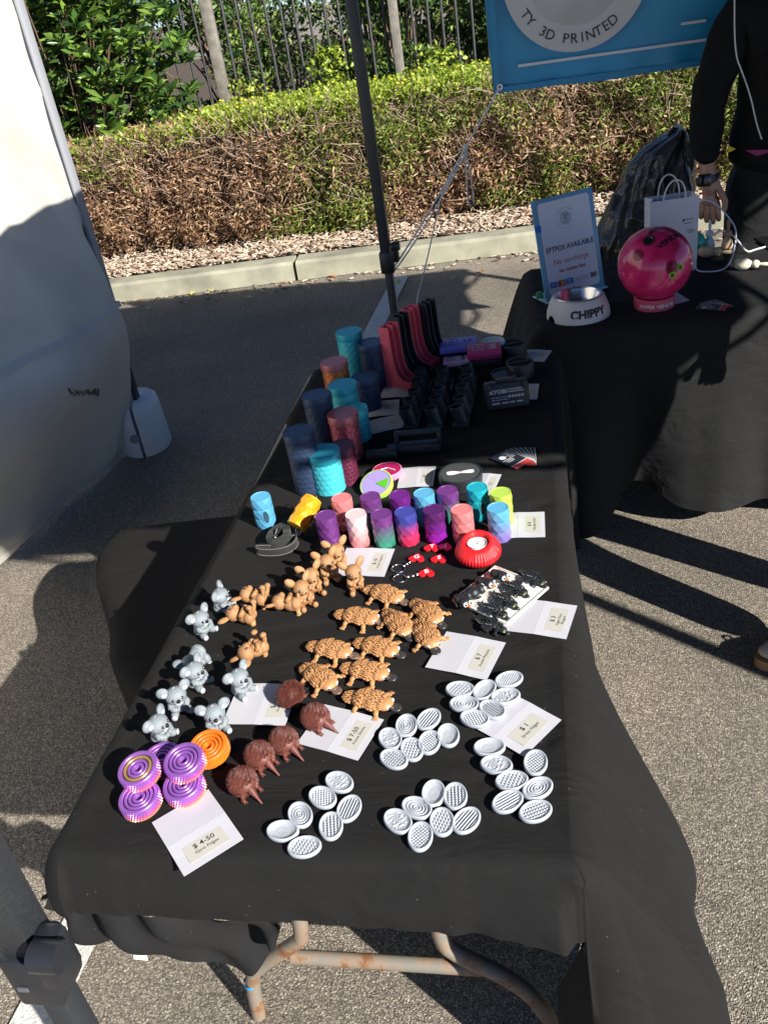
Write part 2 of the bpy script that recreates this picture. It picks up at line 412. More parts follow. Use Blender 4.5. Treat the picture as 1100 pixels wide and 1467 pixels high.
# ---------------------------------------------------------------- leaves
def leaf_obj(name, centers, dirs, L, W, m, parent, r, cfun=None, fold=.25):
    """many small folded leaves in one mesh; centers,dirs lists of Vectors"""
    n = len(centers)
    c = np.array([tuple(p) for p in centers]); d = np.array([tuple(p) for p in dirs]); d /= np.linalg.norm(d, axis=1)[:, None] + 1e-9
    rr = np.random.RandomState(r); up = rr.normal(size=(n, 3)) * .6 + np.array([.25, -.35, .8])
    s = np.cross(d, up); s /= np.linalg.norm(s, axis=1)[:, None] + 1e-9
    nn = np.cross(s, d)
    l = (L * rr.uniform(.6, 1.35, n))[:, None]; w_ = (W * rr.uniform(.7, 1.3, n))[:, None]
    v = np.stack([c, c + d * l * .5 + s * w_ * .5 + nn * w_ * fold, c + d * l - nn * l * .12, c + d * l * .5 - s * w_ * .5 + nn * w_ * fold, c + d * l * .5], 1).reshape(-1, 3)
    base = (np.arange(n) * 5)[:, None]
    fa = np.concatenate([base + np.array([[0, 1, 4]]), base + np.array([[1, 2, 4]]), base + np.array([[2, 3, 4]]), base + np.array([[3, 0, 4]])], 1).reshape(-1, 3)
    me = bpy.data.meshes.new(name); me.vertices.add(len(v)); me.vertices.foreach_set('co', v.ravel())
    me.loops.add(len(fa) * 3); me.loops.foreach_set('vertex_index', fa.ravel().astype(np.int32))
    me.polygons.add(len(fa)); me.polygons.foreach_set('loop_start', np.arange(0, len(fa) * 3, 3, dtype=np.int32))
    me.polygons.foreach_set('loop_total', np.full(len(fa), 3, dtype=np.int32))
    me.update(calc_edges=True)
    at = me.attributes.new('leafrnd', 'FLOAT', 'FACE')
    cv = rr.uniform(0, 1, n) if cfun is None else np.clip(np.array([cfun(p) for p in centers]) + rr.normal(0, .16, n), 0, 1)
    at.data.foreach_set('value', np.repeat(cv, 4).astype(np.float32))
    me.materials.append(m)
    o = bpy.data.objects.new(name, me); COL.objects.link(o)
    if parent: o.parent = parent
    return o
GREEN = [(.025, .06, .012), (.06, .13, .02), (.10, .20, .03), (.2, .3, .05)]
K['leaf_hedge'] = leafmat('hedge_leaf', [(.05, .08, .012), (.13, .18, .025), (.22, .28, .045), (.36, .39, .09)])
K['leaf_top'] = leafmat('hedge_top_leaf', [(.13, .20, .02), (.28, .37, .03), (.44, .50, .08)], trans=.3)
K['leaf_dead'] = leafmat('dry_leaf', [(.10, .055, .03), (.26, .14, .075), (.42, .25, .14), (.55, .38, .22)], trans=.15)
K['twig'] = mat('twig', (.16, .10, .065), .85, nscale=30, nvar=.35)
K['twigp'] = mat('twig_pale', (.34, .25, .18), .85, nscale=30, nvar=.3)
K['flower'] = mat('yellow_petal', (.85, .68, .03), .5)
K['glossleaf'] = leafmat('glossy_leaf', [(.02, .05, .012), (.045, .10, .02), (.09, .17, .03), (.2, .3, .04)], rough=.28, trans=.12)
K['backleaf'] = leafmat('background_leaf', [(.015, .04, .01), (.04, .09, .018), (.10, .18, .03), (.26, .33, .06)], trans=.25)
def nz(x, y, z, s): return noise.noise((x * s, y * s, z * s))
def hedge():
    r = random.Random(5)
    root = thing('hedge', 'long clipped hedge, browned and dry on its face and green on top, behind the kerb', 'hedge', (0, 7.2, .12))
    def front(x): return kl(x) + .58 + .14 * nz(x, 0, 3, 1.1) + (.12 if x < -2.2 else 0)
    def top(x): return .93 + .05 * nz(x, 5, 0, .9) + .03 * x * (1 if x < 0 else -.4)
    def depth(x): return 1.25
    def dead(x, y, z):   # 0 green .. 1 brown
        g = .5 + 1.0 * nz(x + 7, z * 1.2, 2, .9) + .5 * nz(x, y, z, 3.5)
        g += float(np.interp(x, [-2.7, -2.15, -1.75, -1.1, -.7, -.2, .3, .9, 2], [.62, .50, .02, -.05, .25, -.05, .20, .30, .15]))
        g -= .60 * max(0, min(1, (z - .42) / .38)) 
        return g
    C = {'g': ([], []), 'd': ([], []), 't': ([], [])}
    for i in range(118000):
        x = r.uniform(-4.6, 3.4)
        if x > 1.6 and r.random() < .5: continue
        f0 = front(x); tp = top(x)
        u = r.random()
        if u < .62:   # face shell
            z = r.uniform(.05, tp); bulge = .13 * nz(x, z, 9, 5.5) + .16 * math.sin(PI * min(1, (z + .12) / (tp + .1))) + .09 * nz(x, z, 0, 2.6) + .05 * nz(x, z, 4, 7)
            rc = .22 * max(0, (z - tp + .25) / .25) ** 2
            y = f0 + .1 - bulge + rc + abs(r.gauss(0, .085))
        else:
            y = f0 + .12 + r.random() * depth(x); z = tp - abs(r.gauss(0, .06)) + .05 * nz(x, y, 0, 3) + .035 * nz(x, y, 5, 9)
        g = dead(x, y, z)
        d = Vector((r.gauss(0, 1), r.gauss(-.6, 1), r.gauss(.35, .9)))
        p = Vector((x, y - 7.2, z))
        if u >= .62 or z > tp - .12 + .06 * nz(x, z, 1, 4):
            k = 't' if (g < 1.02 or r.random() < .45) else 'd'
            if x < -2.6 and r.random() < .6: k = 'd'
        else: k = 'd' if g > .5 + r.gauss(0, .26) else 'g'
        if k == 'd' and r.random() < .35: continue
        C[k][0].append(p); C[k][1].append(d)
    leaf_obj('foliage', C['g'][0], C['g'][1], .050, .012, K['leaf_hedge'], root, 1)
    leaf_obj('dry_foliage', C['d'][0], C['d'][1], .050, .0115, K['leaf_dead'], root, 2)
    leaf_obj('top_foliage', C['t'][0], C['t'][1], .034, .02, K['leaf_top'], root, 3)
    tw = MB()
    for i in range(8000):
        x = r.uniform(-4.4, 3); z = r.uniform(.02, top(x) - .05); y = front(x) - .1 * math.sin(PI * z) + r.uniform(.02, .3) - 7.2
        d = Vector((r.gauss(0, .8), r.gauss(-.45, .5), r.gauss(.6, .6))).normalized() * r.uniform(.06, .24)
        a = Vector((x, y + .05, z)); mid = a + d * .5 + Vector((r.gauss(0, .012), r.gauss(0, .012), 0)); tw.tube([a, mid, a + d], [.0034, .0026, .0012], 3, mi=r.choice([0, 1]), caps=False)
    for i in range(700):
        x = r.uniform(-4.4, 3); y = front(x) + r.uniform(.2, 1.1) - 7.2
        a = Vector((x, y, -.03)); b_ = Vector((x + r.gauss(0, .15), y + r.gauss(0, .1), .8)); tw.tube([a, (a + b_) / 2, b_], [.009, .006, .003], 4, mi=0, caps=False)
    tw.build('twigs', [K['twig'], K['twigp']], root, smooth=0)
    # dark woody core so that the hedge is a solid mass
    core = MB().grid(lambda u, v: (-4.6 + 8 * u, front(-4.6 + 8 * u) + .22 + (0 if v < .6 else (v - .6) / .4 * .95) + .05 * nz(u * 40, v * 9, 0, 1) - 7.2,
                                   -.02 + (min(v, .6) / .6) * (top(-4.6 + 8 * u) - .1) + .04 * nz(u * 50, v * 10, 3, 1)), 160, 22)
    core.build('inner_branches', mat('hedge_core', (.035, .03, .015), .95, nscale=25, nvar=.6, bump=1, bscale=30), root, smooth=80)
    fm_ = MB().ell((0, 0, 0), (.011, .011, .007), n=6).mesh('flower', K['flower'])
    for i in range(42):
        x = r.uniform(-2.6, .9); y = front(x) + .1 + r.random() * 1.0; z = top(x) + .045
        fo = bpy.data.objects.new('flower', fm_); COL.objects.link(fo); fo.parent = root; fo.location = (x, y - 7.2, z)
hedge()
def bush(name, label, cat, loc, rad, h, n, leafL, leafW, m, seed, group=None, clumps=40, trunk=True):
    r = random.Random(seed); root = thing(name, label, cat, loc, 0, group)
    cl = []
    for i in range(clumps):
        a = r.uniform(0, 2 * PI); q = math.sqrt(r.random()) * rad; z = r.uniform(.12, 1) * h
        q *= (1 - .45 * (z / h) ** 2)
        cl.append((Vector((q * math.cos(a), q * math.sin(a), z)), r.uniform(.12, .24) * (rad + .25)))
    c = []; d = []
    for i in range(n):
        p, s = r.choice(cl); v = Vector((r.gauss(0, 1), r.gauss(0, 1), r.gauss(0, 1))).normalized()
        q = p + v * s * r.uniform(.5, 1.05)
        if q.z < .03: continue
        c.append(q); d.append(v + Vector((r.gauss(0, .5), r.gauss(0, .5), r.gauss(.25, .5))))
    leaf_obj('crown', c, d, leafL, leafW, m, root, seed)
    tw = MB()
    for p, s in cl:
        tw.tube([(p.x * .15, p.y * .15, 0), (p.x * .5, p.y * .5, p.z * .55), tuple(p)], [.018, .011, .005], 5, caps=False)
        for k in range(5):
            v = Vector((r.gauss(0, 1), r.gauss(0, 1), r.gauss(.2, 1))).normalized() * s * .9; tw.tube([p, p + v], [.004, .002], 3, caps=False)
    tw.build('branches', K['twig'], root, smooth=0)
    return root
# big-leaf shrub at left, in front of the fence
def glossy():
    r = random.Random(11); root = thing('broadleaf_shrub', 'glossy broad leaved shrub rising beside the fence at the left of the hedge', 'shrub', (-3.7, 7.45, .12))
    c = []; d = []; tw = MB()
    for i in range(1150):
        a = r.uniform(0, 2 * PI); z = r.uniform(.1, 2.35); q = math.sqrt(r.random()) * (.95 - .12 * z)
        if r.random() < .35: q = r.uniform(.75, 1.1)
        p = Vector((q * math.cos(a) * 1.0, q * math.sin(a) * .75, z))
        ax = Vector((p.x * .5, p.y * .5 - .3, .8)).normalized()
        for k in range(11):
            b_ = 2 * PI * k / 11 * 1.618 * 2; s = Vector((math.cos(b_), math.sin(b_), r.uniform(-.2, .5)))
            c.append(p + ax * r.uniform(-.03, .05)); d.append(s + ax * .45)
        if i % 4 == 0: tw.tube([(p.x * .2, p.y * .2, p.z * .3), (p.x * .7, p.y * .7, p.z * .75), tuple(p)], [.007, .005, .003], 4, caps=False)
    leaf_obj('crown', c, d, .125, .042, K['glossleaf'], root, 12)
    tw.build('branches', K['twig'], root, smooth=0)
glossy()
FY = 8.15
def fence():
    fy = lambda x: FY + .078 * (x + 1)
    root = thing('metal_fence', 'black vertical bar fence with rusty brown square posts behind the hedge', 'fence', (0, FY, .1))
    pm = mat('post_paint', (.21, .19, .16), .6, 0, nscale=14, nvar=.3, bump=.3, bscale=80)
    bm_ = mat('bar_paint', (.05, .05, .052), .4, bump=.2, bscale=100)
    for x in (-5.2, -2.57, -1.07, 1.6):
        p = MB().box((x, fy(x) - FY - .04, 1.05), (.09 if x != -1.07 else .07, .07, 2.2), bev=.006)
        p.build('post', pm, root)
    x = -6.0
    while x < 3.4:
        x += .118
        if min(abs(x - q) for q in (-5.2, -2.57, -1.07, 1.6)) < .06: continue
        p = MB(); jig = .01 * math.sin(x * 91)
        p.tube([(x, fy(x) - FY, .05), (x + jig, fy(x) - FY, 2.1)], .0115, 6); p.build('bar', bm_, root)
    for z in (.16, 1.95):
        MB().box((-1.3, fy(-1.3) - FY + .012, z), (9.4, .03, .035), M=T(0, 0, 0), bev=.003).build('rail', bm_, root)
fence()
bd = [(-4.7, 9.6, 1.0, 2.2, .075), (-2.55, 10.3, .9, 1.6, .06), (-1.2, 9.3, .75, 2.1, .055), (.3, 9.35, .8, 2.0, .06), (1.7, 9.3, .8, 2.1, .05), (-6.6, 10.2, 1.2, 2.7, .07), (-.4, 10.9, 1.1, 2.6, .06), (-3.6, 11.9, 1.3, 2.5, .07), (-1.9, 12.2, 1.2, 2.4, .07), (2.8, 10.8, 1.1, 2.5, .06)]
lb = ['leafy green shrub behind the fence, just left of the shrub with bare twigs', 'sparse low shrub with bare twigs behind the fence, left of the first post', 'yellow green shrub behind the fence between its two posts', 'dense shrub behind the fence, right of the narrow post',
      'dark shrub behind the fence and the blue banner', 'tall shrub behind the fence at the far left', 'large dark shrub far behind the narrow post', 'tall shrub in the second row far behind the wide post', 'tall shrub in the second row between the posts', 'tall shrub in the second row behind the banner']
for i, (x, y, r_, h_, L) in enumerate(bd):
    bush('shrub', lb[i], 'shrub', (x, y, .1), r_, h_, 2600 if i == 1 else 13000, L * 1.15, L * .5, K['backleaf'], 40 + i, 'shrubs behind the fence', 36)
# low ground cover and litter behind the fence
r = random.Random(77); c = []; d = []
for i in range(26000):
    x = r.uniform(-5.5, 3); y = r.uniform(7.9, 14)
    c.append(Vector((x, y, .14 + r.random() * .05))); d.append(Vector((r.gauss(0, 1), r.gauss(0, 1), r.gauss(0, .15))))
tag(leaf_obj('leaf_litter', c, d, .085, .04, K['leaf_dead'], None, 9), 'dry leaf litter on the soil around the fence', 'leaf litter', kind='stuff')
# weeds and vine shoots on the fence
c = []; d = []
for (x, y, n, h) in [(-1.65, 8.05, 500, .45), (-2.35, 8.0, 260, .3), (-.75, 8.1, 260, .35), (-.1, 8.1, 300, .25)]:
    for i in range(n):
        a = r.uniform(0, 6.3); q = r.uniform(0, .2); c.append(Vector((x + q * math.cos(a), y + q * .4 * math.sin(a), .8 + r.random() * h))); d.append(Vector((r.gauss(0, 1), r.gauss(-.4, 1), r.gauss(.2, 1))))
tag(leaf_obj('fence_vines', c, d, .045, .03, K['leaf_top'], None, 13), 'bright green vine shoots climbing the fence bars above the hedge', 'vine', kind='stuff')
# weed in the kerb joint
r = random.Random(21); c = []; d = []
for i in range(46):
    a = r.uniform(0, 6.3); c.append(Vector((.03 * math.cos(a) * r.random(), .02 * math.sin(a), .004 + .05 * r.random()))); d.append(Vector((math.cos(a), math.sin(a), r.uniform(.1, 1.2))))
wq = leaf_obj('weed', c, d, .04, .011, K['leaf_hedge'], None, 22); pq = P(338, 407, 0); wq.location = (pq.x, pq.y - .03, 0); tag(wq, 'tiny green weed growing at the foot of the kerb', 'weed')
# fallen leaves on the asphalt
lf = [(560, 400, 0), (520, 412, 0), (300, 416, 1), (352, 417, 0), (404, 408, 0), (331, 407, 0), (276, 420, 1), (476, 396, 0), (650, 398, 1), (690, 389, 0), (201, 431, 0), (571, 404, 1)]
lw = ['orange fallen leaf on asphalt touching the parking line', 'curled pale leaf on asphalt left of the parking line']
lm = [mat('fallen_leaf_orange', (.5, .16, .04), .6), mat('fallen_leaf_yellow', (.55, .50, .08), .6)]
for i, (a, b_, k) in enumerate(lf):
    m = MB(); L = .035; pr = [(-1, 0), (-.5, .38), (.2, .45), (1, 0), (.2, -.4), (-.5, -.35)]
    m.add([(0, 0, .006)] + [(x * L, y * L, .004 + .012 * abs(y) + .004 * x) for x, y in pr], [(0, j + 1, (j + 1) % 6 + 1) for j in range(6)])
    p = P(a, b_, .004)
    o = m.build('fallen_leaf', lm[k], loc=p, rot=(0, 0, i * 1.3))
    tag(o, ('yellow' if k else 'orange') + ' fallen leaf lying on the asphalt below the kerb', 'leaf', 'yellow leaves on the asphalt' if k else 'orange leaves on the asphalt')

# ================================================================ CANOPY (own stall)
fabric = clothmat('canopy_fabric', (.02, .03, .05), wscale=500)
def canopy():
    BL, FL, FR, BR = Vector((-.595, 3.45, 0)), Vector((-.585, .505, 0)), Vector((2.27, .54, 0)), Vector((2.2, 3.62, 0))
    root = thing('market_canopy', 'black framed pop up canopy whose legs stand round the stall tables', 'canopy', (.85, 2, 0))
    o = Vector((.85, 2, 0)); pm = mat('powder_coat', (.035, .038, .043), .45, .2, nscale=300, nvar=.2, bump=.5, bscale=900)
    pm2 = mat('collar_plastic', (.02, .022, .026), .35, bump=.1, bscale=400)
    def leg(p, zc, w=.04):
        l_ = MB(); q = p - o
        l_.box((q.x, q.y, (2.02 + zc) / 2), (w, w, 2.02 - zc), bev=.004)
        l_.box((q.x, q.y, zc / 2), (w * .78, w * .78, zc), bev=.004)
        l_.box((q.x, q.y, .006), (.09, .09, .012), bev=.003)
        g = l_.build('leg', pm, root)
        c = MB(); c.box((q.x, q.y, zc - .005), (w * 1.35, w * 1.35, .085), bev=.006)
        c.box((q.x + .034, q.y - .012, zc + .03), (.034, .04, .07), bev=.008)
        c.tube([(q.x + .03, q.y - .03, zc + .06), (q.x + .062, q.y - .03, zc + .06)], .017, 14)
        c.build('collar', pm2, g)
        if p is FL: MB().box((q.x - .01, q.y - .0285, zc - .01), (.012, .002, .006)).build('logo_plate', mat('logo_grey', (.12, .12, .13), .4), g)
    leg(BL, .755); leg(FL, .84); leg(FR, .9); leg(BR, .9)
    zt = 2.05
    e = [BL, FL, FR, BR]
    ex = [Vector((p.x + (-.04 if p.x < 1 else .04), p.y + (-.04 if p.y < 2 else .04), 0)) for p in e]
    pk = Vector((.85, 2.0, 2.75)) - o
    rf = MB()
    for i in range(4):
        a, b_ = ex[i] - o, ex[(i + 1) % 4] - o
        rf.add([(a.x, a.y, zt - .05), (b_.x, b_.y, zt - .05), tuple(pk)], [(0, 1, 2)])
        n = 12; vs = []
        for k in range(n + 1):
            q = a.lerp(b_, k / n); vs += [(q.x, q.y, zt - .05), (q.x, q.y, zt - .085 + .01 * abs(math.sin(PI * k / 2)))]
        rf.add(vs, [(2 * k, 2 * k + 2, 2 * k + 3, 2 * k + 1) for k in range(n)])
    rf.build('canopy_roof', fabric, root, smooth=0)
    for i in range(4):
        a, b_ = e[i] - o, e[(i + 1) % 4] - o; tr = MB()
        n = 4
        for k in range(n):
            p0, p1 = a.lerp(b_, k / n), a.lerp(b_, (k + 1) / n)
            tr.tube([(p0.x, p0.y, 2.03 if k % 2 == 0 else 1.88), (p1.x, p1.y, 1.88 if k % 2 == 0 else 2.03)], .012, 6)
            tr.tube([(p0.x, p0.y, 1.88 if k % 2 == 0 else 2.03), (p1.x, p1.y, 2.03 if k % 2 == 0 else 1.88)], .012, 6)
        tr.build('truss', pm, root)
    return root
canopy()
# ---------------------------------------------------------------- banner
BY = 3.62
def banner():
    bl = PY(708, 134, BY); br = bl + Vector((1.62, 0, .0)); H = .75
    root = thing('banner', 'blue vinyl banner with a round white logo hanging behind the person', 'banner', bl)
    blue = mat('banner_vinyl', (.03, .32, .62), .33, nscale=5, nvar=.08)
    W = 1.62
    def fb(u, v): return (u * W - .012 * math.sin(PI * v), .012 * math.sin(u * 14) * (1 - v) + .01 * math.sin(u * 5 + v * 5) + .007 * math.sin(u * 60) * max(0, .12 - v) / .12, v * H + .006 * math.sin(u * 20) * (1 - v))
    mb = MB().grid(fb, 90, 40); mb.build('vinyl_sheet', blue, root, smooth=80)
    MB().grid(lambda u, v: (lambda q: (q[0], q[1] + .003, q[2]))(fb(u, v)), 40, 20).build('backing', mat('banner_back', (.35, .36, .38), .6), root, smooth=80)
    def at(px, py): q = PY(px, py, BY) - bl; return q.x, q.z
    cx_, cz_ = at(824, -44); ro = abs(at(932, -44)[0] - cx_); ri = ro * 72 / 108
    def y(u, off): return -off
    ring = MB(); n = 72; vs = []
    for i in range(n): a = 2 * PI * i / n; vs += [(cx_ + ro * math.cos(a), -.020, cz_ + ro * math.sin(a)), (cx_ + ri * math.cos(a), -.020, cz_ + ri * math.sin(a))]
    ring.add(vs, [(2 * i, 2 * ((i + 1) % n), 2 * ((i + 1) % n) + 1, 2 * i + 1) for i in range(n)]); ring.build('logo_ring', mat('logo_white', (.62, .62, .66), .4), root, smooth=0)
    d = MB(); d.add([(cx_ + ri * math.cos(2 * PI * i / n), -.019, cz_ + ri * math.sin(2 * PI * i / n)) for i in range(n)], [tuple(range(n))])
    d.build('logo_disc', mat('logo_silver', (.42, .42, .43), .3, .3, nscale=2.5, nvar=.35), root, smooth=0)
    # three dark printed nozzle bars inside the logo, above the picture edge
    tm = []; s = 'TY 3D PRINTED P'; rm = (ro + ri) / 2
    angs = {}
    tot = (len(s) - 1); a0, a1 = 212, 322
    for i, ch in enumerate(s):
        if ch == ' ': continue
        a = R_(a0 + (a1 - a0) * i / tot)
        M = Matrix.Translation((cx_ + rm * math.cos(a), -.0225, cz_ + rm * math.sin(a))) @ Euler((PI / 2, 0, 0)).to_matrix().to_4x4() @ Matrix.Rotation(a + PI / 2, 4, 'Z')
        tm.append(text('lettering', ch, .046, K['ink'], root, M))
    textmesh_join(tm, 'lettering', root)
    wl = mat('banner_line', (.75, .76, .8), .4)
    for i, (p, q) in enumerate([((742, 93), (1010, 53)), ((974, 33), (1010, 27))]):
        a, b_ = at(*p), at(*q); t = .0045; MB().add([(a[0], -.022, a[1] - t), (b_[0], -.022, a[1] - t + (0.0)), (b_[0], -.022, a[1] + t), (a[0], -.022, a[1] + t)], [(0, 1, 2, 3)]).build('printed_line', wl, root, smooth=0)
    hm = MB()
    for z in (.012, H - .012): hm.box((W / 2, -.012, z), (W, .002, .02))
    hm.box((.012, -.012, H / 2), (.02, .002, H - .04)); hm.build('hem', mat('hem_blue', (.025, .27, .54), .4), root, smooth=0)
    for (x, z) in ((.022, .022), (W - .022, .022)):
        MB().lathe([(.006, 0), (.011, 0), (.011, .003), (.006, .003)], 16, T(x, -.014, z, PI / 2, 0, 0), cap0=False, cap1=False).build('eyelet', K['steel'], root)
    return bl
bbl = banner()
# ropes
col = PY(561, 388, 3.43)
e1 = bbl + Vector((.022, -.02, .022))
def sag(a, b_, s, n=14): return [a.lerp(b_, i / n) + Vector((0, 0, -4 * s * (i / n) * (1 - i / n))) for i in range(n + 1)]
kn = PY(666, 212, 3.58)
rp = MB(); rp.tube([e1 + Vector((0, -.01, 0)), kn, *sag(kn, col, .01)[1:]], .0036, 6); rp.tube([kn + Vector((.006, 0, -.01)), *[q + Vector((.008, 0, -.004)) for q in sag(kn, col, .02)[1:]]], .0032, 6)
rp.ell(kn, (.011, .011, .014), n=8)
lp = [kn, PY(668, 250, 3.56), PY(670, 285, 3.56), PY(674, 296, 3.56), PY(679, 290, 3.56), PY(674, 250, 3.57), PY(667, 215, 3.58)]
rp.tube(lp, .0028, 6)
tag(rp.build('guy_rope', K['rope']), 'doubled white rope from banner eyelet to canopy pole collar, a loop hanging at its knot', 'rope')
rp = MB(); g = P(596, 432, .0); rp.tube([kn, PY(632, 280, 3.6), PY(612, 370, 3.6), PY(598, 425, 3.6), PY(594, 460, 3.6)], .0028, 6)
tag(rp.build('hanging_rope', K['rope']), 'single thin white rope hanging from the knot down behind the pink holders', 'rope')

# ================================================================ WHITE TENT WALL at left
def tent():
    root = thing('tent', 'neighbouring white tent side wall with its dark corner leg, dirty along its hem', 'tent', (-1.83, 3.42, 0))
    fm = mat('tent_fabric', (.60, .575, .51), .7, nscale=2.2, nvar=.16, bump=.15, bscale=300)
    n_, l_ = fm.node_tree.nodes, fm.node_tree.links
    # a little light passes through the cloth
    tr = n_.new('ShaderNodeBsdfTranslucent'); tr.inputs[0].default_value = (.6, .57, .5, 1); mx = n_.new('ShaderNodeMixShader'); mx.inputs[0].default_value = .12
    l_.new(n_['Principled BSDF'].outputs[0], mx.inputs[1]); l_.new(tr.outputs[0], mx.inputs[2]); l_.new(mx.outputs[0], n_['Material Output'].inputs[0])
    H = 2.3
    def fw(u, v):
        y = .02 - u * 2.7; z = .13 * (u) + v * H
        t = z
        bel = .19 * math.exp(-((z - .66) / .40) ** 2) * math.sin(PI * min(1, u * 1.15 + .14)) ** .9 * (1 - .35 * u)
        bel += .05 * math.sin(u * 7 + 1) * (1 - v) + .018 * math.sin(u * 21 + z * 4) * math.exp(-v * 2) + .012 * noise.noise((u * 9, z * 4, 0))
        x = -.035 + .03 + bel - .10 * u
        if u < .02: x = .02
        # hem pulled toward the corner weight
        x += .0 - .20 * math.exp(-z * 3.0) * min(1, u * 30)
        ed = min(1, u * 7)
        x += ed * .045 * noise.noise((y * 1.6 + z * 2.4, z * 1.3 - y, 3.3)) + ed * .022 * (1 - abs(noise.noise((y * 2.2 + z * 3.6, z * .8 - y * .6, 6.3))) * 2.5) + .010 * noise.noise((y * 6 + z * 5, z * 3, 8.1))
        return (x, y, z)
    MB().grid(fw, 110, 90).build('side_wall', fm, root, smooth=180)
    # seam tape
    sm = MB().grid(lambda u, v: (lambda q: (q[0] + .003, q[1], q[2]))(fw(u, .30 + v * .010 + .06 * u)), 100, 3)
    sm.build('seam', mat('seam_grey', (.55, .55, .54), .7), root, smooth=180)
    hm = MB().grid(lambda u, v: (lambda q: (q[0] + .003, q[1], q[2]))(fw(u, v * .02)), 100, 3)
    hm.build('hem', mat('hem_white', (.66, .64, .58), .8), root, smooth=180)
    lm = mat('tent_leg', (.05, .055, .065), .4, .3)
    MB().box((.0, .03, 1.2), (.045, .045, 2.4), bev=.004).build('leg', lm, root)
    MB().box((.026, .045, 1.42), (.02, .05, 1.7), bev=.003).build('leg_cover', mat('leg_sleeve', (.30, .31, .33), .6), root)
    rf = MB().add([(.05, .1, H + .05), (-3, .1, H + .05), (-1.5, -1.4, H + .8), (.05, -2.9, H + .05), (-3, -2.9, H + .05)], [(0, 1, 2), (3, 0, 2), (4, 3, 2), (1, 4, 2)])
    rf.build('roof', fm, root, smooth=0)
    for p in ((-3, .03), (-3, -2.8), (0, -2.8)): MB().box((p[0], p[1], 1.17), (.045, .045, 2.34), bev=.004).build('leg', lm, root)
    st = MB(); rr = random.Random(4)
    for k in range(26):
        u = .16 + k * .004; z = (.19 + .05 * k / 26 + .006 * rr.random())
        q = fw(u, z); q2 = fw(u + .006, z + .004 + .008 * rr.random())
        st.tube([(q[0] + .004, q[1], q[2]), (q2[0] + .004, q2[1], q2[2])], .0035 * rr.random() + .001, 4)
    st.build('dirt_mark', mat('dirt', (.16, .13, .09), .9), root)
    return root
tent()
def weight():
    p = P(211, 632, .02)
    root = thing('tent_weight', 'white plastic two part leg weight standing on the asphalt at the tent corner', 'weight', (p.x, p.y, 0), .25)
    wm = mat('weight_plastic', (.80, .80, .80), .45, bump=.08, bscale=60)
    for s in (-1, 1):
        pts = []
        for i in range(17):
            a = -PI / 2 + PI * i / 16; pts.append(((.105 * math.cos(a) + .007) * s, .135 * math.sin(a)))
        m = MB(); prof = [(0.0, .96), (.01, 1.0), (.20, .93), (.235, .88), (.25, .74)]
        n = len(pts); vs = []
        for z, k in prof: vs += [(x * k if abs(x) > .01 else x, y * k, z) for x, y in pts]
        fs = [(a * n + i, a * n + (i + 1) % n, (a + 1) * n + (i + 1) % n, (a + 1) * n + i) for a in range(len(prof) - 1) for i in range(n)]
        fs += [tuple(range(n - 1, -1, -1)), tuple((len(prof) - 1) * n + i for i in range(n))]
        m.add(vs, fs); m.build('weight_half', wm, root, smooth=50)
    MB().lathe([(.012, -.002), (.02, 0), (.022, .004)], 16, T(-.02, -.131, .10, PI / 2)).build('plug', mat('plug', (.3, .3, .3), .5), root)
weight()
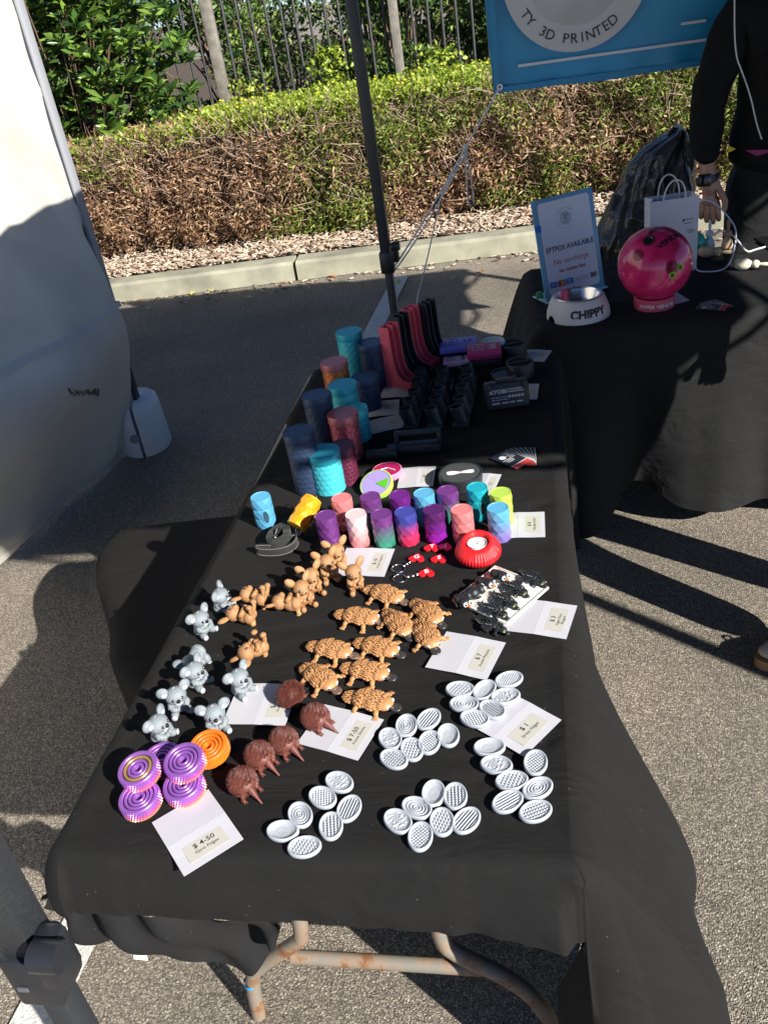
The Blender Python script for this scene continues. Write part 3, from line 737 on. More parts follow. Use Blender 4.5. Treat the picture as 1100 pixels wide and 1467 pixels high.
# ================================================================ TABLES AND CLOTHS
def sm(x, a, b):
    t = max(0, min(1, (x - a) / (b - a))); return t * t * (3 - 2 * t)
INS = .022
def cloth(name, Q, z, prof, mats, parent, step=.012, wr=None, K_=16):
    """Q: FL,FR,BR,BL. prof(side,u,cf,b)-> list of K_ (out,z) ; cf in (-1..1) within a corner fan"""
    mb = MB()
    q = [Vector((a[0], a[1], 0)) for a in Q]
    cc = sum(q, Vector()) / 4
    q = [Vector((p.x - math.copysign(INS, p.x - cc.x), p.y - math.copysign(INS, p.y - cc.y), 0)) for p in q]

    per = []
    for s in range(4):
        a, b_ = q[s], q[(s + 1) % 4]; d = (b_ - a); L = d.length; d.normalize(); nrm = Vector((d.y, -d.x, 0))
        n = int(L / step)
        for k in range(n): per.append((a.lerp(b_, k / n), nrm, s, k / n, 0))
        e = (q[(s + 2) % 4] - b_).normalized(); n2 = Vector((e.y, -e.x, 0))
        for k in range(14):
            t = k / 14; per.append((b_.copy(), nrm.lerp(n2, t).normalized(), s, 1.0, t + 1e-6))
    N = len(per); rings = []
    dist = 0; prev = None
    for (b_, n_, s, u, cf) in per:
        if prev is not None: dist += (b_ - prev).length + (.006 if cf else 0)
        prev = b_
        pr = prof(s, u, cf, b_, dist)
        rings.append([(b_.x + n_.x * (o + INS), b_.y + n_.y * (o + INS), zz) for o, zz in pr])
    vs = [rings[i][k] for k in range(K_) for i in range(N)]
    NI = 110; o0 = K_ * N
    for j in range(1, NI + 1):
        f = 1 - j / (NI + 1.0); e = min(1, j / 9)
        for (b_, *_r) in per:
            x = cc.x + (b_.x - cc.x) * f; y = cc.y + (b_.y - cc.y) * f; vs.append((x, y, z + (wr(x, y) * e if wr else 0)))
    top = [(lambda a, b2: (a + i, b2 + i, b2 + (i + 1) % N, a + (i + 1) % N))((o0 + (j - 2) * N) if j > 1 else 0, o0 + (j - 1) * N) for j in range(1, NI + 1) for i in range(N)]
    top = [t[::-1] for t in top]
    vs.append((cc.x, cc.y, z)); top += [(o0 + (NI - 1) * N + i, o0 + (NI - 1) * N + (i + 1) % N, len(vs) - 1) for i in range(N)]
    mb.add(vs, [(k * N + i, (k + 1) * N + i, (k + 1) * N + (i + 1) % N, k * N + (i + 1) % N) for k in range(K_ - 1) for i in range(N)] + top)
    o_ = mb.build(name, mats, parent, smooth=180)
    bm = bmesh.new(); bm.from_mesh(o_.data); bmesh.ops.recalc_face_normals(bm, faces=bm.faces[:]); bm.to_mesh(o_.data); bm.free(); return o_
def curve(pts, n):
    """resample polyline (smoothed) to n points"""
    pts = [np.array(p, float) for p in pts]
    for _ in range(2):
        q = [pts[0]]
        for a, b_ in zip(pts, pts[1:]): q += [a * .75 + b_ * .25, a * .25 + b_ * .75]
        pts = q + [pts[-1]]
    d = np.cumsum([0] + [np.linalg.norm(b_ - a) for a, b_ in zip(pts, pts[1:])]); t = np.linspace(0, d[-1], n)
    A = np.array(pts); return [(float(np.interp(x, d, A[:, 0])), float(np.interp(x, d, A[:, 1]))) for x in t]
Q1 = [(-.722, .712), (.026, .716), (.034, 2.44), (-.688, 2.44)]
def wr1(x, y):
    f = -.0016 * abs(noise.noise((x * 5 + y * 2, y * 9, 1.3))) * 2
    g = -.004 * max(0, 1 - abs(noise.noise((x * 2.2 + 3, y * 5.5 - x * 2.4, 7.7))) * 9) * sm(y, .72, .9)
    k = .004 * noise.noise((x * 3.1 + y * 1.2, y * 3.4, 2.2)) * sm(1.35 - y, .0, .35)
    return f + g - abs(k) - .0002
def prof1(s, u, cf, b, d):
    z = .74; nf = noise.noise((d * 4.2, 2.7, 0)); n2 = noise.noise((d * 11, 5.1, 0))
    fl = drop = None
    if s == 0 and cf == 0:      # front
        D = .092 + .030 * u + .012 * nf + .004 * n2
        o = .008 + .016 * (.5 + nf) + .02 * sm(u, .8, 1)
        n3 = noise.noise((d * 34, 1.1, 0)); pts = [(-.022, z), (-.010, z - .0012), (0, z - .006), (.005, z - .018), (o * .5 + .005, z - D * .5), (o + .004 + .003 * n3, z - D * .8), (o + .002 + .005 * n2 + .006 * n3, z - D)]
    elif s == 0:                # front right corner
        D = .14 + (.71 - .14) * sm(cf, .30, .42); o = .012 + .10 * sm(cf, .35, 1)
        pts = [(-.022, z), (-.009, z - .0012), (-.001, z - .006), (.012, z - .02), (o * .55, z - D * .28), (o, z - D * .62), (o - .10 * (D > .4), z - D)]
    elif s == 1 and cf == 0:    # right
        y = b.y
        O = .150 * (1 - sm(y, .95, 1.45)) + .035 * (1 - sm(y, 1.4, 2)) + .012
        w = .018 * nf + .007 * n2 + .012 * math.sin(d * 17 + 2 * nf)
        pts = [(-.022, z), (-.009, z - .0012), (-.001, z - .006), (.007, z - .02), (O * .35 + w * .3, z - .14), (O * .8 + w * .8, z - .32), (O + w, z - .46), (O * .75 + w, z - .6), (O * .05 + .01 + w * 1.2, .03 + .01 * nf)]
    elif s == 1:
        pts = [(-.022, z), (-.009, z - .0012), (-.001, z - .006), (.02, z - .05), (.04, .4), (.05, .05)]
    elif s == 2:
        w = .015 * nf; pts = [(-.022, z), (-.009, z - .0012), (-.001, z - .006), (.01, z - .03), (.03 + w, .45), (.04 + w, .07)]
    elif s == 3 and cf == 0:    # left side; the cloth is spread out over something low between y 1.25 and 2.1
        y = b.y
        k = sm(y, 1.18, 1.5) * .55 + sm(y, 1.4, 2.0) * .45; k *= 1 - sm(y, 2.04, 2.12)
        O = .02 + .57 * k; w = .010 * nf + .004 * n2
        zt = .45 + .02 * nf * k
        if k > .02:
            pts = [(-.022, z), (-.009, z - .0012), (-.001, z - .006), (.012, z - .03), (.03, z - .16), (.03 + .06 * k, zt + .06), (.05 + O * .3, zt + .012 + w), (O * .75, zt + w), (O, zt - .004 + w), (O + .02 * k, zt - .05), (O + .015 * k, .2), (O + .02 * k, .06)]
        else:
            D = .10 + .27 * sm(y, .85, 1.15); pts = [(-.022, z), (-.009, z - .0012), (-.001, z - .006), (.012, z - .03), (.02 + w, z - D * .6), (.03 + w, z - D + .03 * nf)]
    else:
        D = .10; pts = [(-.022, z), (-.009, z - .0012), (-.001, z - .006), (.010, z - .02), (.028, z - D * .6), (.03, z - D)]
    return curve(pts, 24)
tc1 = cloth('tablecloth', Q1, TZ, prof1, K['cloth'], None, wr=wr1, K_=24)
tag(tc1, 'black cotton cloth over the long front table, creased and hanging to the asphalt', 'tablecloth')
# loose end of a second cloth hanging under the front hem
def under():
    top = [(60, 1284), (140, 1296), (230, 1306), (330, 1312), (405, 1318)]
    bot = [(66, 1296), (104, 1346), (182, 1346), (262, 1368), (352, 1402), (384, 1372), (398, 1342)]
    def cu(L, t):
        x = t * (len(L) - 1); i = min(int(x), len(L) - 2); f = x - i
        return L[i][0] * (1 - f) + L[i + 1][0] * f, L[i][1] * (1 - f) + L[i + 1][1] * f
    def f(u, v):
        a = PY(*cu(top, u), .755); b_ = PY(*cu(bot, u), .80 + .05 * u)
        p = a.lerp(b_, v); p.y += .03 * math.sin(PI * v) * math.sin(u * 9 + v * 2) + .012 * math.sin(u * 24 - v * 7); return tuple(p)
    o = MB().grid(f, 70, 24).build('undercloth', K['cloth2'], None, smooth=180)
    tag(o, 'loose dark inner cloth sagging below the front hem, caught on the left table leg', 'cloth')
    g = MB().grid(lambda u, v: tuple(PY(187 + 20 * u + 5 * v, 1343 + 32 * v + 2 * u, .80 + .004 * math.sin(v * 3))), 6, 8)
    g.build('fabric_tag', mat('tag_white', (.72, .70, .62), .7), o, smooth=80)
under()
def table1():
    root = thing('folding_table', 'folding trestle table under the black cloth with worn steel tube legs and rusty brace', 'table', (-.35, 1.58, 0))
    o = Vector((-.35, 1.58, 0))
    MB().box((0, 0, .712), (.70, 1.68, .026), bev=.006).build('table_top', mat('top_board', (.3, .28, .25), .7, nscale=10), root)
    m, n, l, b = nodes('worn_tube'); tc = n.new('ShaderNodeTexCoord'); t = n.new('ShaderNodeTexNoise'); t.inputs['Scale'].default_value = 22; t.inputs['Detail'].default_value = 8; t.inputs['Roughness'].default_value = .7
    l.new(tc.outputs['Object'], t.inputs[0]); r = n.new('ShaderNodeValToRGB'); e = r.color_ramp.elements
    e[0].position = .42; e[0].color = (.20, .185, .155, 1); e[1].position = .62; e[1].color = (.20, .085, .03, 1); q = e.new(.52); q.color = (.26, .19, .13, 1)
    l.new(t.outputs[0], r.inputs[0]); l.new(r.outputs[0], b.inputs['Base Color']); b.inputs['Roughness'].default_value = .6
    q = n.new('ShaderNodeBump'); q.inputs['Strength'].default_value = .3; q.inputs['Distance'].default_value = .002; l.new(t.outputs[0], q.inputs['Height']); l.new(q.outputs[0], b.inputs['Normal'])
    m2 = mat('grey_tube', (.16, .155, .15), .55, .3, nscale=25, nvar=.3)
    Y = .90
    def pts(L, Ys=None): return [PY(a, b_, (Ys[i] if Ys else Y)) - o for i, (a, b_) in enumerate(L)]
    def smp(L, k=6):
        for _ in range(2):
            q = [L[0]]
            for a, b_ in zip(L, L[1:]): q += [a.lerp(b_, .25), a.lerp(b_, .75)]
            L = q + [L[-1]]
        return L
    lg = pts([(432, 1290), (436, 1338), (424, 1352), (372, 1384), (359, 1400), (366, 1442)])
    lg[-1].z = .0; lg[0].z = .70
    MB().tube(smp(lg), .0145, 12).build('leg', m, root)
    lg = pts([(622, 1300), (628, 1345), (650, 1366), (735, 1404), (775, 1440), (796, 1480)]); lg[0].z = .70
    lg[-1].z = 0
    MB().tube(smp(lg), .0155, 12).build('leg', m, root)
    MB().tube(pts([(418, 1371), (690, 1388)]), .0135, 12).build('brace', m, root)
    MB().lathe([(.0152, 0), (.0156, .004), (.0152, .008)], 14, Matrix.Translation(PY(361, 1409, Y) - o), cap0=False, cap1=False).build('blue_tape', mat('tape', (.02, .32, .72), .5), root)
    for x in (-.13, .15): MB().tube([(x, .62, .70), (x, .62, .15), (x + (.1 if x > 0 else -.1), .62, 0)], .017, 10).build('leg', m2, root)
table1()
Q2 = [(-.03, 2.565), (1.80, 2.68), (1.76, 3.36), (-.06, 3.22)]
def prof2(s, u, cf, b, d):
    z = .74; nf = noise.noise((d * 3.1, 9.7, 0)); n2 = noise.noise((d * 9, 1.1, 0))
    if s == 0 and cf == 0:
        w = .03 * math.sin(d * 15 + 3 * nf) * .8 + .012 * n2 + .09 * math.exp(-((b.x - .10) / .09) ** 2) - .06 * math.exp(-((b.x - .27) / .06) ** 2)
        hz = .07 + .09 * math.exp(-((b.x - .28) / .1) ** 2) + .02 * nf
        pts = [(-.022, z), (-.009, z - .0012), (-.001, z - .006), (.008, z - .02), (.014 + w * .25, z - .2), (.018 + w * .7, z - .42), (.012 + w, .2), (.006 + w * 1.1, hz)]
    elif s == 3 and cf:
        pts = [(-.022, z), (-.009, z - .0012), (-.001, z - .006), (.03, z - .05), (.11, z - .35), (.14 + .03 * math.sin(cf * 6), z - .6), (.15, .05)]
    elif s == 3:
        w = .02 * math.sin(d * 16); pts = [(-.022, z), (-.009, z - .0012), (-.001, z - .006), (.03, z - .06), (.10 + w, z - .3), (.17 + w, z - .55), (.19 + w, .04)]
    else: pts = [(-.022, z), (-.009, z - .0012), (-.001, z - .006), (.02, z - .05), (.03 + .02 * nf, .4), (.05 + .02 * nf, .05)]
    return curve(pts, 22)
tc2 = cloth('tablecloth', Q2, TZ, prof2, K['cloth2'], None, step=.014, wr=lambda x, y: -.001 * abs(noise.noise((x * 4, y * 6, 0))), K_=22)
tag(tc2, 'black textured cloth over the rear table with the bowling ball, hanging in folds', 'tablecloth')
t2 = thing('trestle_table', 'trestle table hidden under the rear black cloth behind the person side', 'table', (.87, 2.96, 0))
MB().box((0, 0, .712), (1.76, .62, .026), M=T(0, 0, 0, 0, 0, R_(3.6)), bev=.006).build('table_top', mat('top2', (.4, .4, .38), .7), t2)
for x in (-.7, .7):
    for y in (-.22, .22): MB().tube([(x, y + x * .06, .7), (x * 1.05, y * 1.1 + x * .06, 0)], .014, 10).build('leg', K['blackm'], t2)

# ================================================================ PRICE CARDS
def card(c, lines, label, fine=True, dz=.0012, group='price cards on the front table'):
    p = [P(*q, TZ + dz) for q in c]
    ctr = sum(p, Vector()) / 4
    xv = ((p[1] - p[0]) + (p[2] - p[3])) / 2; w_ = xv.length; xv.normalize()
    yv = ((p[0] - p[3]) + (p[1] - p[2])) / 2; yv -= xv * yv.dot(xv); h_ = yv.length; yv.normalize()
    rz = math.atan2(xv.y, xv.x); flip = xv.cross(yv).z < 0
    root = thing('price_card', label, 'price card', ctr, rz, group)
    th = .0005; lift = .0016
    m = MB(); 
    ys = [-h_ / 2, -h_ * .25, 0, h_ * .25, h_ / 2]; zs = [0, .0004, lift, .0006, 0]
    vs = []
    for y, z in zip(ys, zs): vs += [(-w_ / 2, y, z), (w_ / 2, y, z), (-w_ / 2, y, z + th), (w_ / 2, y, z + th)]
    fs = []
    for k in range(4):
        a = k * 4; b_ = a + 4
        fs += [(a, b_, b_ + 1, a + 1), (a + 2, a + 3, b_ + 3, b_ + 2), (a, a + 2, b_ + 2, b_), (a + 1, b_ + 1, b_ + 3, a + 3)]
    fs += [(0, 1, 3, 2), (16, 18, 19, 17)]
    m.add(vs, fs); m.build('folded_card', K['card'], root, smooth=0)
    cr = MB().box((0, 0, lift + th - .0002), (w_ * .998, .0007, .0006)); cr.build('crease', mat('crease', (.45, .46, .55), .8), root, smooth=0)
    sw, sh = w_ * .66, h_ * .27; cy = -h_ * .27
    zt = .0006 + th
    sg = MB().box((0, cy, zt + .0004), (sw, sh, .0003)); sg.build('sticker', K['sticker'], root, smooth=0)
    z2 = zt + .0008
    if lines:
        text('lettering', lines[0], sh * .36, K['ink'], root, T(0, cy + sh * .22, z2), bold=.00012, sx=1.1)
        q = lines[1].split('\n')
        for k, ln in enumerate(q):
            text('lettering', ln, min(sh * .24, sw * 1.75 / max(8, len(ln))), K['ink'], root, T(0, cy - sh * (.12 + .26 * k), z2), shear=.2)
    return root
card([(222, 1175), (303, 1130), (344, 1204), (259, 1261)], ('$ 4-50', 'Gyro Fidget'), 'white folded price card in front of the purple ring fidgets, nearest the table front')
card([(430, 1059), (466, 1008), (549, 1033), (508, 1097)], ('$ 7-50', 'Aussie Ekidna'), 'white folded price card half under a brown echidna figure')
card([(316, 1038), (345, 979), (428, 982), (410, 1040)], ('$ 10', 'Aussie Koala'), 'white folded price card beneath a grey koala and shaded by the topmost echidna')
card([(478, 824), (497, 786), (565, 786), (551, 827)], ('$ 10', 'Aussie Kangaroo'), 'white folded price card partly behind the tan kangaroo figures')
card([(705, 772), (705, 736), (781, 734), (780, 770)], ('$ 8', 'Dog Bag Holder'), 'white folded price card right of the faceted bag holders')
card([(717, 902), (738, 858), (826, 867), (812, 917)], ('$ 3', 'Night Fury\nPenguin'), 'white folded price card poking out from under the white tray')
card([(608, 956), (640, 906), (724, 920), (698, 975)], ('$ 7', 'Aussie Platypus'), 'white folded price card touched by a platypus bill, above the pebble group')
card([(664, 1032), (716, 985), (804, 1032), (749, 1086)], ('$ 1', 'Stress Fidget'), 'white folded price card among the white oval fidgets on the right')
card([(542, 574), (550, 555), (597, 547), (590, 565)], ('$ 15', 'Tall Jar'), 'shaded white price card touching the foot of the nearest pink holder')
card([(519, 599), (520, 578), (573, 572), (570, 594)], ('$ 12', 'Jar'), 'shaded white price card, middle of the three left of the black tube racks')
card([(527, 627), (520, 605), (570, 594), (581, 608)], ('$ 10', 'Small Jar'), 'shaded white price card, nearest of the three left of the black tube racks')
card([(567, 700), (576, 672), (623, 667), (622, 696)], ('$ 8', 'Tin'), 'white price card beside the pink and lilac round tins')
card([(668, 712), (682, 680), (720, 678), (706, 706)], ('$ 15', 'Box'), 'white price card sticking out from under the black round box')
card([(745, 515), (752, 500), (792, 503), (776, 520)], ('$ 5', 'Case'), 'shaded white price card at the far right beside the black round cases')
card([(733, 573), (738, 551), (772, 550), (770, 572)], ('$ 8', 'Case'), 'shaded white price card behind the black battery case')

# ================================================================ WORRY STONES
def stone(kind):
    """oval dished disc, long axis x; built 1 unit = 1 m"""
    a, b = .0235, .0170
    mb = MB(); rs = [(0.0, .0058), (.25, .0056), (.5, .0054), (.7, .0056), (.78, .0062), (.84, .0078), (.90, .0086), (.96, .0080), (1.0, .0055), (.97, .0025), (.88, .0006), (.0, .0002)]
    N = 48; dish = kind == 'smooth'
    NR = 26; rr = [i / (NR - 1) for i in range(NR)]
    def h(x, y, r):
        base = np.interp(r, [0, .5, .72, .8, .9, .96, 1], [.0035 if dish else .0056, .0042 if dish else .0056, .0058, .0072, .0088, .0082, .0058])
        if r > .78: return base
        k = 0; w = min(1, (.78 - r) / .06); X, Y = x / a, y / b
        if kind == 'rings': k = .0010 * math.cos(r * 30)
        elif kind == 'lines': k = .0016 * (1 if math.sin(X * 0 + (x * 1) * 1150) > .1 else -.4) if False else .0014 * math.tanh(3 * math.sin(y * 1500))
        elif kind == 'waves': k = .0013 * math.tanh(2.5 * math.sin(y * 1300 + 1.3 * math.sin(x * 1500)))
        elif kind == 'grid': k = .0013 * math.tanh(2 * math.sin(x * 1300) * math.sin(y * 1300) * 2)
        elif kind == 'bumps': k = .0020 * max(0, math.cos(x * 1150) * math.cos(y * 1150 + 1)) ** .6 - .0004
        elif kind == 'studs': k = .0024 * max(0, math.cos(x * 850 + y * 300) * math.cos(y * 900 - x * 200) - .25) * 1.4
        elif kind == 'swirls': k = .0028 * (abs(noise.noise((x * 170, y * 170, 4))) - .18)
        return base + k * w
    NA, NRR = 120, 44
    vs = [(0, 0, h(0, 0, 0))]
    for i in range(1, NRR + 1):
        r = i / NRR
        for j in range(NA):
            t = 2 * PI * j / NA; x, y = a * r * math.cos(t), b * r * math.sin(t); vs.append((x, y, h(x, y, r)))
    fs = [(0, 1 + j, 1 + (j + 1) % NA) for j in range(NA)]
    for i in range(NRR - 1):
        for j in range(NA):
            o = 1 + i * NA; fs.append((o + j, o + NA + j, o + NA + (j + 1) % NA, o + (j + 1) % NA))
    o = 1 + (NRR - 1) * NA; base = len(vs)
    for s, z in ((.99, .003), (.93, .0008), (.8, .0)):
        for j in range(NA): t = 2 * PI * j / NA; vs.append((a * s * math.cos(t), b * s * math.sin(t), z))
    prev = o
    for k in range(3):
        q = base + k * NA
        for j in range(NA): fs.append((prev + j, q + j, q + (j + 1) % NA, prev + (j + 1) % NA))
        prev = q
    fs.append(tuple(prev + j for j in range(NA - 1, -1, -1)))
    mb.add(vs, fs); return mb.mesh('worry_stone', K['whitesp'] if dish else K['white'], 50)
kinds = {'s': 'smooth', 'r': 'rings', 'l': 'lines', 'w': 'waves', 'g': 'grid', 'b': 'bumps', 't': 'studs', 'c': 'swirls'}
desc = {'s': 'a smooth dish', 'r': 'concentric rings', 'l': 'straight ridges', 'w': 'wavy scale ridges', 'g': 'a square grid', 'b': 'rounded nubs', 't': 'spiky studs', 'c': 'curly squiggles'}
SM = {k: stone(v) for k, v in kinds.items()}
groups = [
 ('at the top corner of the stress fidget card', [(659, 988, 't', 1, .05), (694, 989, 's', .6, -.8), (729, 974, 'g', .9, -.3), (724, 998, 'c', .95, -.2), (665, 1009, 'r', 1, .05), (705, 1017, 'l', .7, .45), (680, 1030, 'b', .95, .25)]),
 ('in the cluster below the lowest platypus', [(582, 1040, 'r', -.05, 1), (614, 1031, 'l', .6, -.75), (559, 1059, 'c', .5, .8), (590, 1074, 't', .3, .9), (615, 1064, 'b', -.2, 1), (642, 1054, 's', .15, 1), (564, 1088, 'w', .85, .45)]),
 ('in the column below the stress fidget card', [(701, 1071, 's', 1, -.05), (711, 1096, 'c', 1, .15), (767, 1093, 'b', -.1, 1), (733, 1119, 't', 1, -.15), (770, 1130, 'r', .8, -.5), (727, 1149, 'l', .8, -.45), (767, 1163, 'w', .9, -.35)]),
 ('in the cluster nearest the table front', [(621, 1137, 's', -.05, 1), (597, 1158, 'r', .85, .45), (652, 1141, 'w', .05, 1), (570, 1177, 'c', .75, .65), (633, 1178, 't', .1, 1), (668, 1176, 'l', .6, -.7), (602, 1199, 'b', -.1, 1)]),
 ('in the cluster beside the gyro card', [(486, 1121, 'c', .8, .45), (462, 1143, 'b', .75, .5), (430, 1168, 'r', .4, .9), (500, 1159, 'l', .4, -.9), (405, 1191, 's', 1, .1), (474, 1184, 'w', .05, 1), (436, 1214, 't', 1, -.1)])]
for gi, (gn, L) in enumerate(groups):
    for (x, y, k, dx, dy) in L:
        o = bpy.data.objects.new('worry_stone', SM[k]); COL.objects.link(o)
        z = TZ + (.0025 if gi == 0 else .0002); o.location = P(x, y, z + .005); o.location.z = z
        o.rotation_euler = (0, 0, heading(x, y, dx * 10, dy * 10))
        tag(o, 'white oval disc with %s, %s' % (desc[k], gn), 'fidget disc', 'white oval fidget discs')
# ================================================================ KOALAS
def make_koala(label):
    t = thing('koala_figure', label, 'koala figure')
    m = MB(); m.ell((0, 0, .0180), (.0175, .0170, .0190), n=24); m.ell((-.004, 0, .011), (.0165, .0175, .011), n=20)
    m.ell((.003, 0, .0425), (.0192, .0212, .0175), n=28)
    m.build('body', K['grey'], t, smooth=180)
    for s in (-1, 1):
        e = MB(); e.ell((-.001, s * .0225, .0560), (.0068, .0122, .0122), n=20, rot=(0, 0, s * .25)); eo = e.build('ear', K['grey'], t, smooth=180)
        i = MB(); i.ell((.0046, s * .0215, .0530), (.0028, .0068, .0064), n=14, rot=(0, 0, s * .25)); i.build('inner_ear', K['white'], eo, smooth=180)
        i = MB(); i.ell((.0204, s * .0092, .0450), (.0022, .0026, .0034), n=10); eo = i.build('eye', K['eye'], t, smooth=180)
        i = MB(); i.ell((.0222, s * .0086, .0466), (.0006, .0007, .0008), n=6); i.build('highlight', K['eyew'], eo, smooth=180)
        a = MB(); a.tube([(.004, s * .0140, .0290), (.0105, s * .0165, .0240), (.0185, s * .0110, .0205), (.0195, s * .0045, .0215)], [.0062, .0066, .0060, .0052], 12); a.ell((.0205, s * .0044, .0215), (.0054, .0054, .0054), n=10)
        a.build('arm', K['grey'], t, smooth=180)
        l = MB(); l.ell((.0145, s * .0135, .0082), (.0130, .0080, .0082), n=16, rot=(0, 0, s * .35)); lo = l.build('leg', K['grey'], t, smooth=180)
        i = MB(); i.ell((.0258, s * .0178, .0084), (.0028, .0060, .0064), n=12, rot=(0, 0, s * .35)); i.build('foot_pad', K['white'], lo, smooth=180)
    n = MB(); n.ell((.0232, 0, .0412), (.0036, .0040, .0046), n=14); n.build('nose', K['eye'], t, smooth=180)
    n = MB(); n.ell((.0178, 0, .0335), (.0050, .0075, .0042), n=14); n.build('muzzle', K['white'], t, smooth=180)
    n = MB(); n.ell((.0110, 0, .0170), (.0078, .0090, .0105), n=16); n.build('belly', K['white'], t, smooth=180)
    # rough fur tuft between the ears
    n = MB()
    for k in range(5): n.lathe([(.0026, 0), (.0006, .006)], 6, T(.004 - .0005 * k, -.004 + .002 * k, .0565, .3 * (k - 2), -.3, 0))
    n.build('fur_tuft', K['greyp'], t)
    return t
ko = make_koala('grey koala figure at the far end of the koala row, its head turned to a small dark bundle')
def put(o, base, hd, label=None, new=True, rot=None, dz=0, scale=None, zc=0):
    if scale is None and o.name.split('.')[0] in ('koala_figure', 'kangaroo_figure'): scale = .83
    if scale is None and o.name.startswith('echidna'): scale = .84
    p = P(base[0], base[1], TZ + zc); p.z = TZ + .0005 + dz
    rz = heading(base[0], base[1], *hd)
    R = (rot[0], rot[1], rz) if rot else (0, 0, rz)
    if new: return dup(o, p, None, label, rot=R, scale=scale)
    o.location = p; o.rotation_euler = R
    if label: o['label'] = label
    if scale: o.scale = (scale,) * 3
    return o
tg = 'grey koala figures along the left edge of the table'; ko['group'] = tg
put(ko, (320, 875), (6, -0.5), new=False, label='grey koala figure furthest from the table front, facing right with one ear up')
put(ko, (292, 908), (6, 2), 'grey koala figure second from the far end, facing the kangaroos')
put(ko, (292, 940), (-4, 5), 'grey koala figure lying face down showing its round back and bottom', rot=(0, R_(88), 0), dz=.0145)
put(ko, (284, 983), (7, 1.5), 'grey koala figure in profile, just in front of the face down one')
put(ko, (259, 1018), (3, 6), 'grey koala figure facing the front with one dark shaded paw, behind the side-on one')
put(ko, (347, 993), (6, 2.5), 'grey koala figure sitting on a price card beside the lying kangaroo')
put(ko, (314, 1044), (1.5, 6), 'grey koala figure leaning forward just behind the orange ring fidget')
put(ko, (233, 1060), (7, 1.2), 'grey koala figure side-on, nearest the front left, behind the purple ring fidgets')

# ================================================================ KANGAROOS
def make_roo(label):
    t = thing('kangaroo_figure', label, 'kangaroo figure', group='tan kangaroo figures on the front table')
    m = MB(); m.ell((0, 0, .021), (.0165, .0160, .0215), n=24); m.ell((.005, 0, .0500), (.0185, .0190, .0165), n=26); m.ell((.0185, 0, .0445), (.0085, .0090, .0075), n=18)
    for s in (-1, 1): m.ell((.001, s * .0125, .0115), (.0135, .0070, .0115), n=16)
    m.build('body', K['tan'], t, smooth=180)
    for s in (-1, 1):
        M = T(-.002, s * .0145, .0600, s * -.75, -.15, s * .2)
        e = MB(); e.ell((0, .0, .0090), (.0036, .0092, .0138), n=18, M=M); eo = e.build('ear', K['tan'], t, smooth=180)
        i = MB(); i.ell((.0026, 0, .0088), (.0020, .0064, .0108), n=12, M=M); i.build('inner_ear', K['tanp'], eo, smooth=180)
        i = MB(); i.ell((.0200, s * .0108, .0525), (.0022, .0026, .0034), n=10); eo = i.build('eye', K['eye'], t, smooth=180)
        i = MB(); i.ell((.0218, s * .0104, .0538), (.0006, .0008, .0008), n=6); i.build('highlight', K['eyew'], eo, smooth=180)
        a = MB(); a.tube([(.003, s * .0130, .0330), (.0115, s * .0150, .0265), (.0190, s * .0080, .0240)], [.0052, .0056, .0048], 12); a.ell((.0200, s * .0065, .0240), (.0052, .0050, .0050), n=10)
        a.build('arm', K['tan'], t, smooth=180)
        l = MB(); l.ell((.0180, s * .0120, .0058), (.0150, .0068, .0046), n=16, rot=(0, 0, s * .25)); l.ell((.0290, s * .0150, .0078), (.0062, .0070, .0074), n=12); l.build('foot', K['tan'], t, smooth=180)
    n = MB(); n.ell((.0266, 0, .0460), (.0016, .0028, .0020), n=8); n.build('nose', K['eye'], t, smooth=180)
    n = MB(); n.tube([(-.010, 0, .008), (-.022, .001, .0055), (-.034, .003, .009), (-.042, .005, .016)], [.0078, .0060, .0042, .0020], 12); n.build('tail', K['tanp'], t, smooth=180)
    return t
ro = make_roo('')
put(ro, (486, 812), (3, 6), new=False, label='tan kangaroo figure furthest back, above the others beside the bag holders')
put(ro, (472, 828), (3, 6), 'tan kangaroo figure second in the standing chain, its left ear folded over')
put(ro, (450, 848), (4, 6), 'tan kangaroo figure in the middle of the standing chain, holding out a foot')
put(ro, (436, 866), (5, 5), 'tan kangaroo figure at the near end of the standing chain, tail sticking out left')
put(ro, (510, 843), (3, 6), 'tan kangaroo figure standing on its own in front of the kangaroo price card')
put(ro, (388, 873), (1, 6), 'tan kangaroo figure lying on its side, upper left of the lying three', rot=(R_(10), R_(-78), 0), dz=.017)
bpy.data.objects[ro.name]
def lay(base, head_dir, label, face):
    """lay a kangaroo on its back with its head toward head_dir (pixels)"""
    p = P(*base); hd = heading(base[0], base[1], *head_dir)
    z = Vector((math.cos(hd), math.sin(hd), .10)).normalized()      # body up axis lies on the table
    f = Vector((-math.sin(hd) * face, math.cos(hd) * face, 1.0)); x = (f - z * f.dot(z)).normalized(); y = z.cross(x)
    M = Matrix((x, y, z)).transposed()
    o = dup(ro, None, None, label); o.rotation_euler = M.to_euler(); o.location = (p.x, p.y, TZ + .0148); return o
COL.objects.unlink  # (no-op reference)
for o_ in [o for o in bpy.data.objects if o.get('label', '').startswith('tan kangaroo figure lying on its side')]:
    for c in list(o_.children_recursive): bpy.data.objects.remove(c)
    bpy.data.objects.remove(o_)
lay((385, 868), (-30, -2), 'tan kangaroo figure lying down with its head left, rearmost of the lying three', -.5)
lay((368, 893), (-30, 0), 'tan kangaroo figure lying on its back with both feet up, nearest of the lying three', -.2)
lay((434, 874), (-30, 3), 'tan kangaroo figure lying with legs and tail stuck out, rightmost of the lying three', -.8)
lay((382, 932), (-24, 18), 'tan kangaroo figure lying alone with its head hidden behind a koala', -.2)

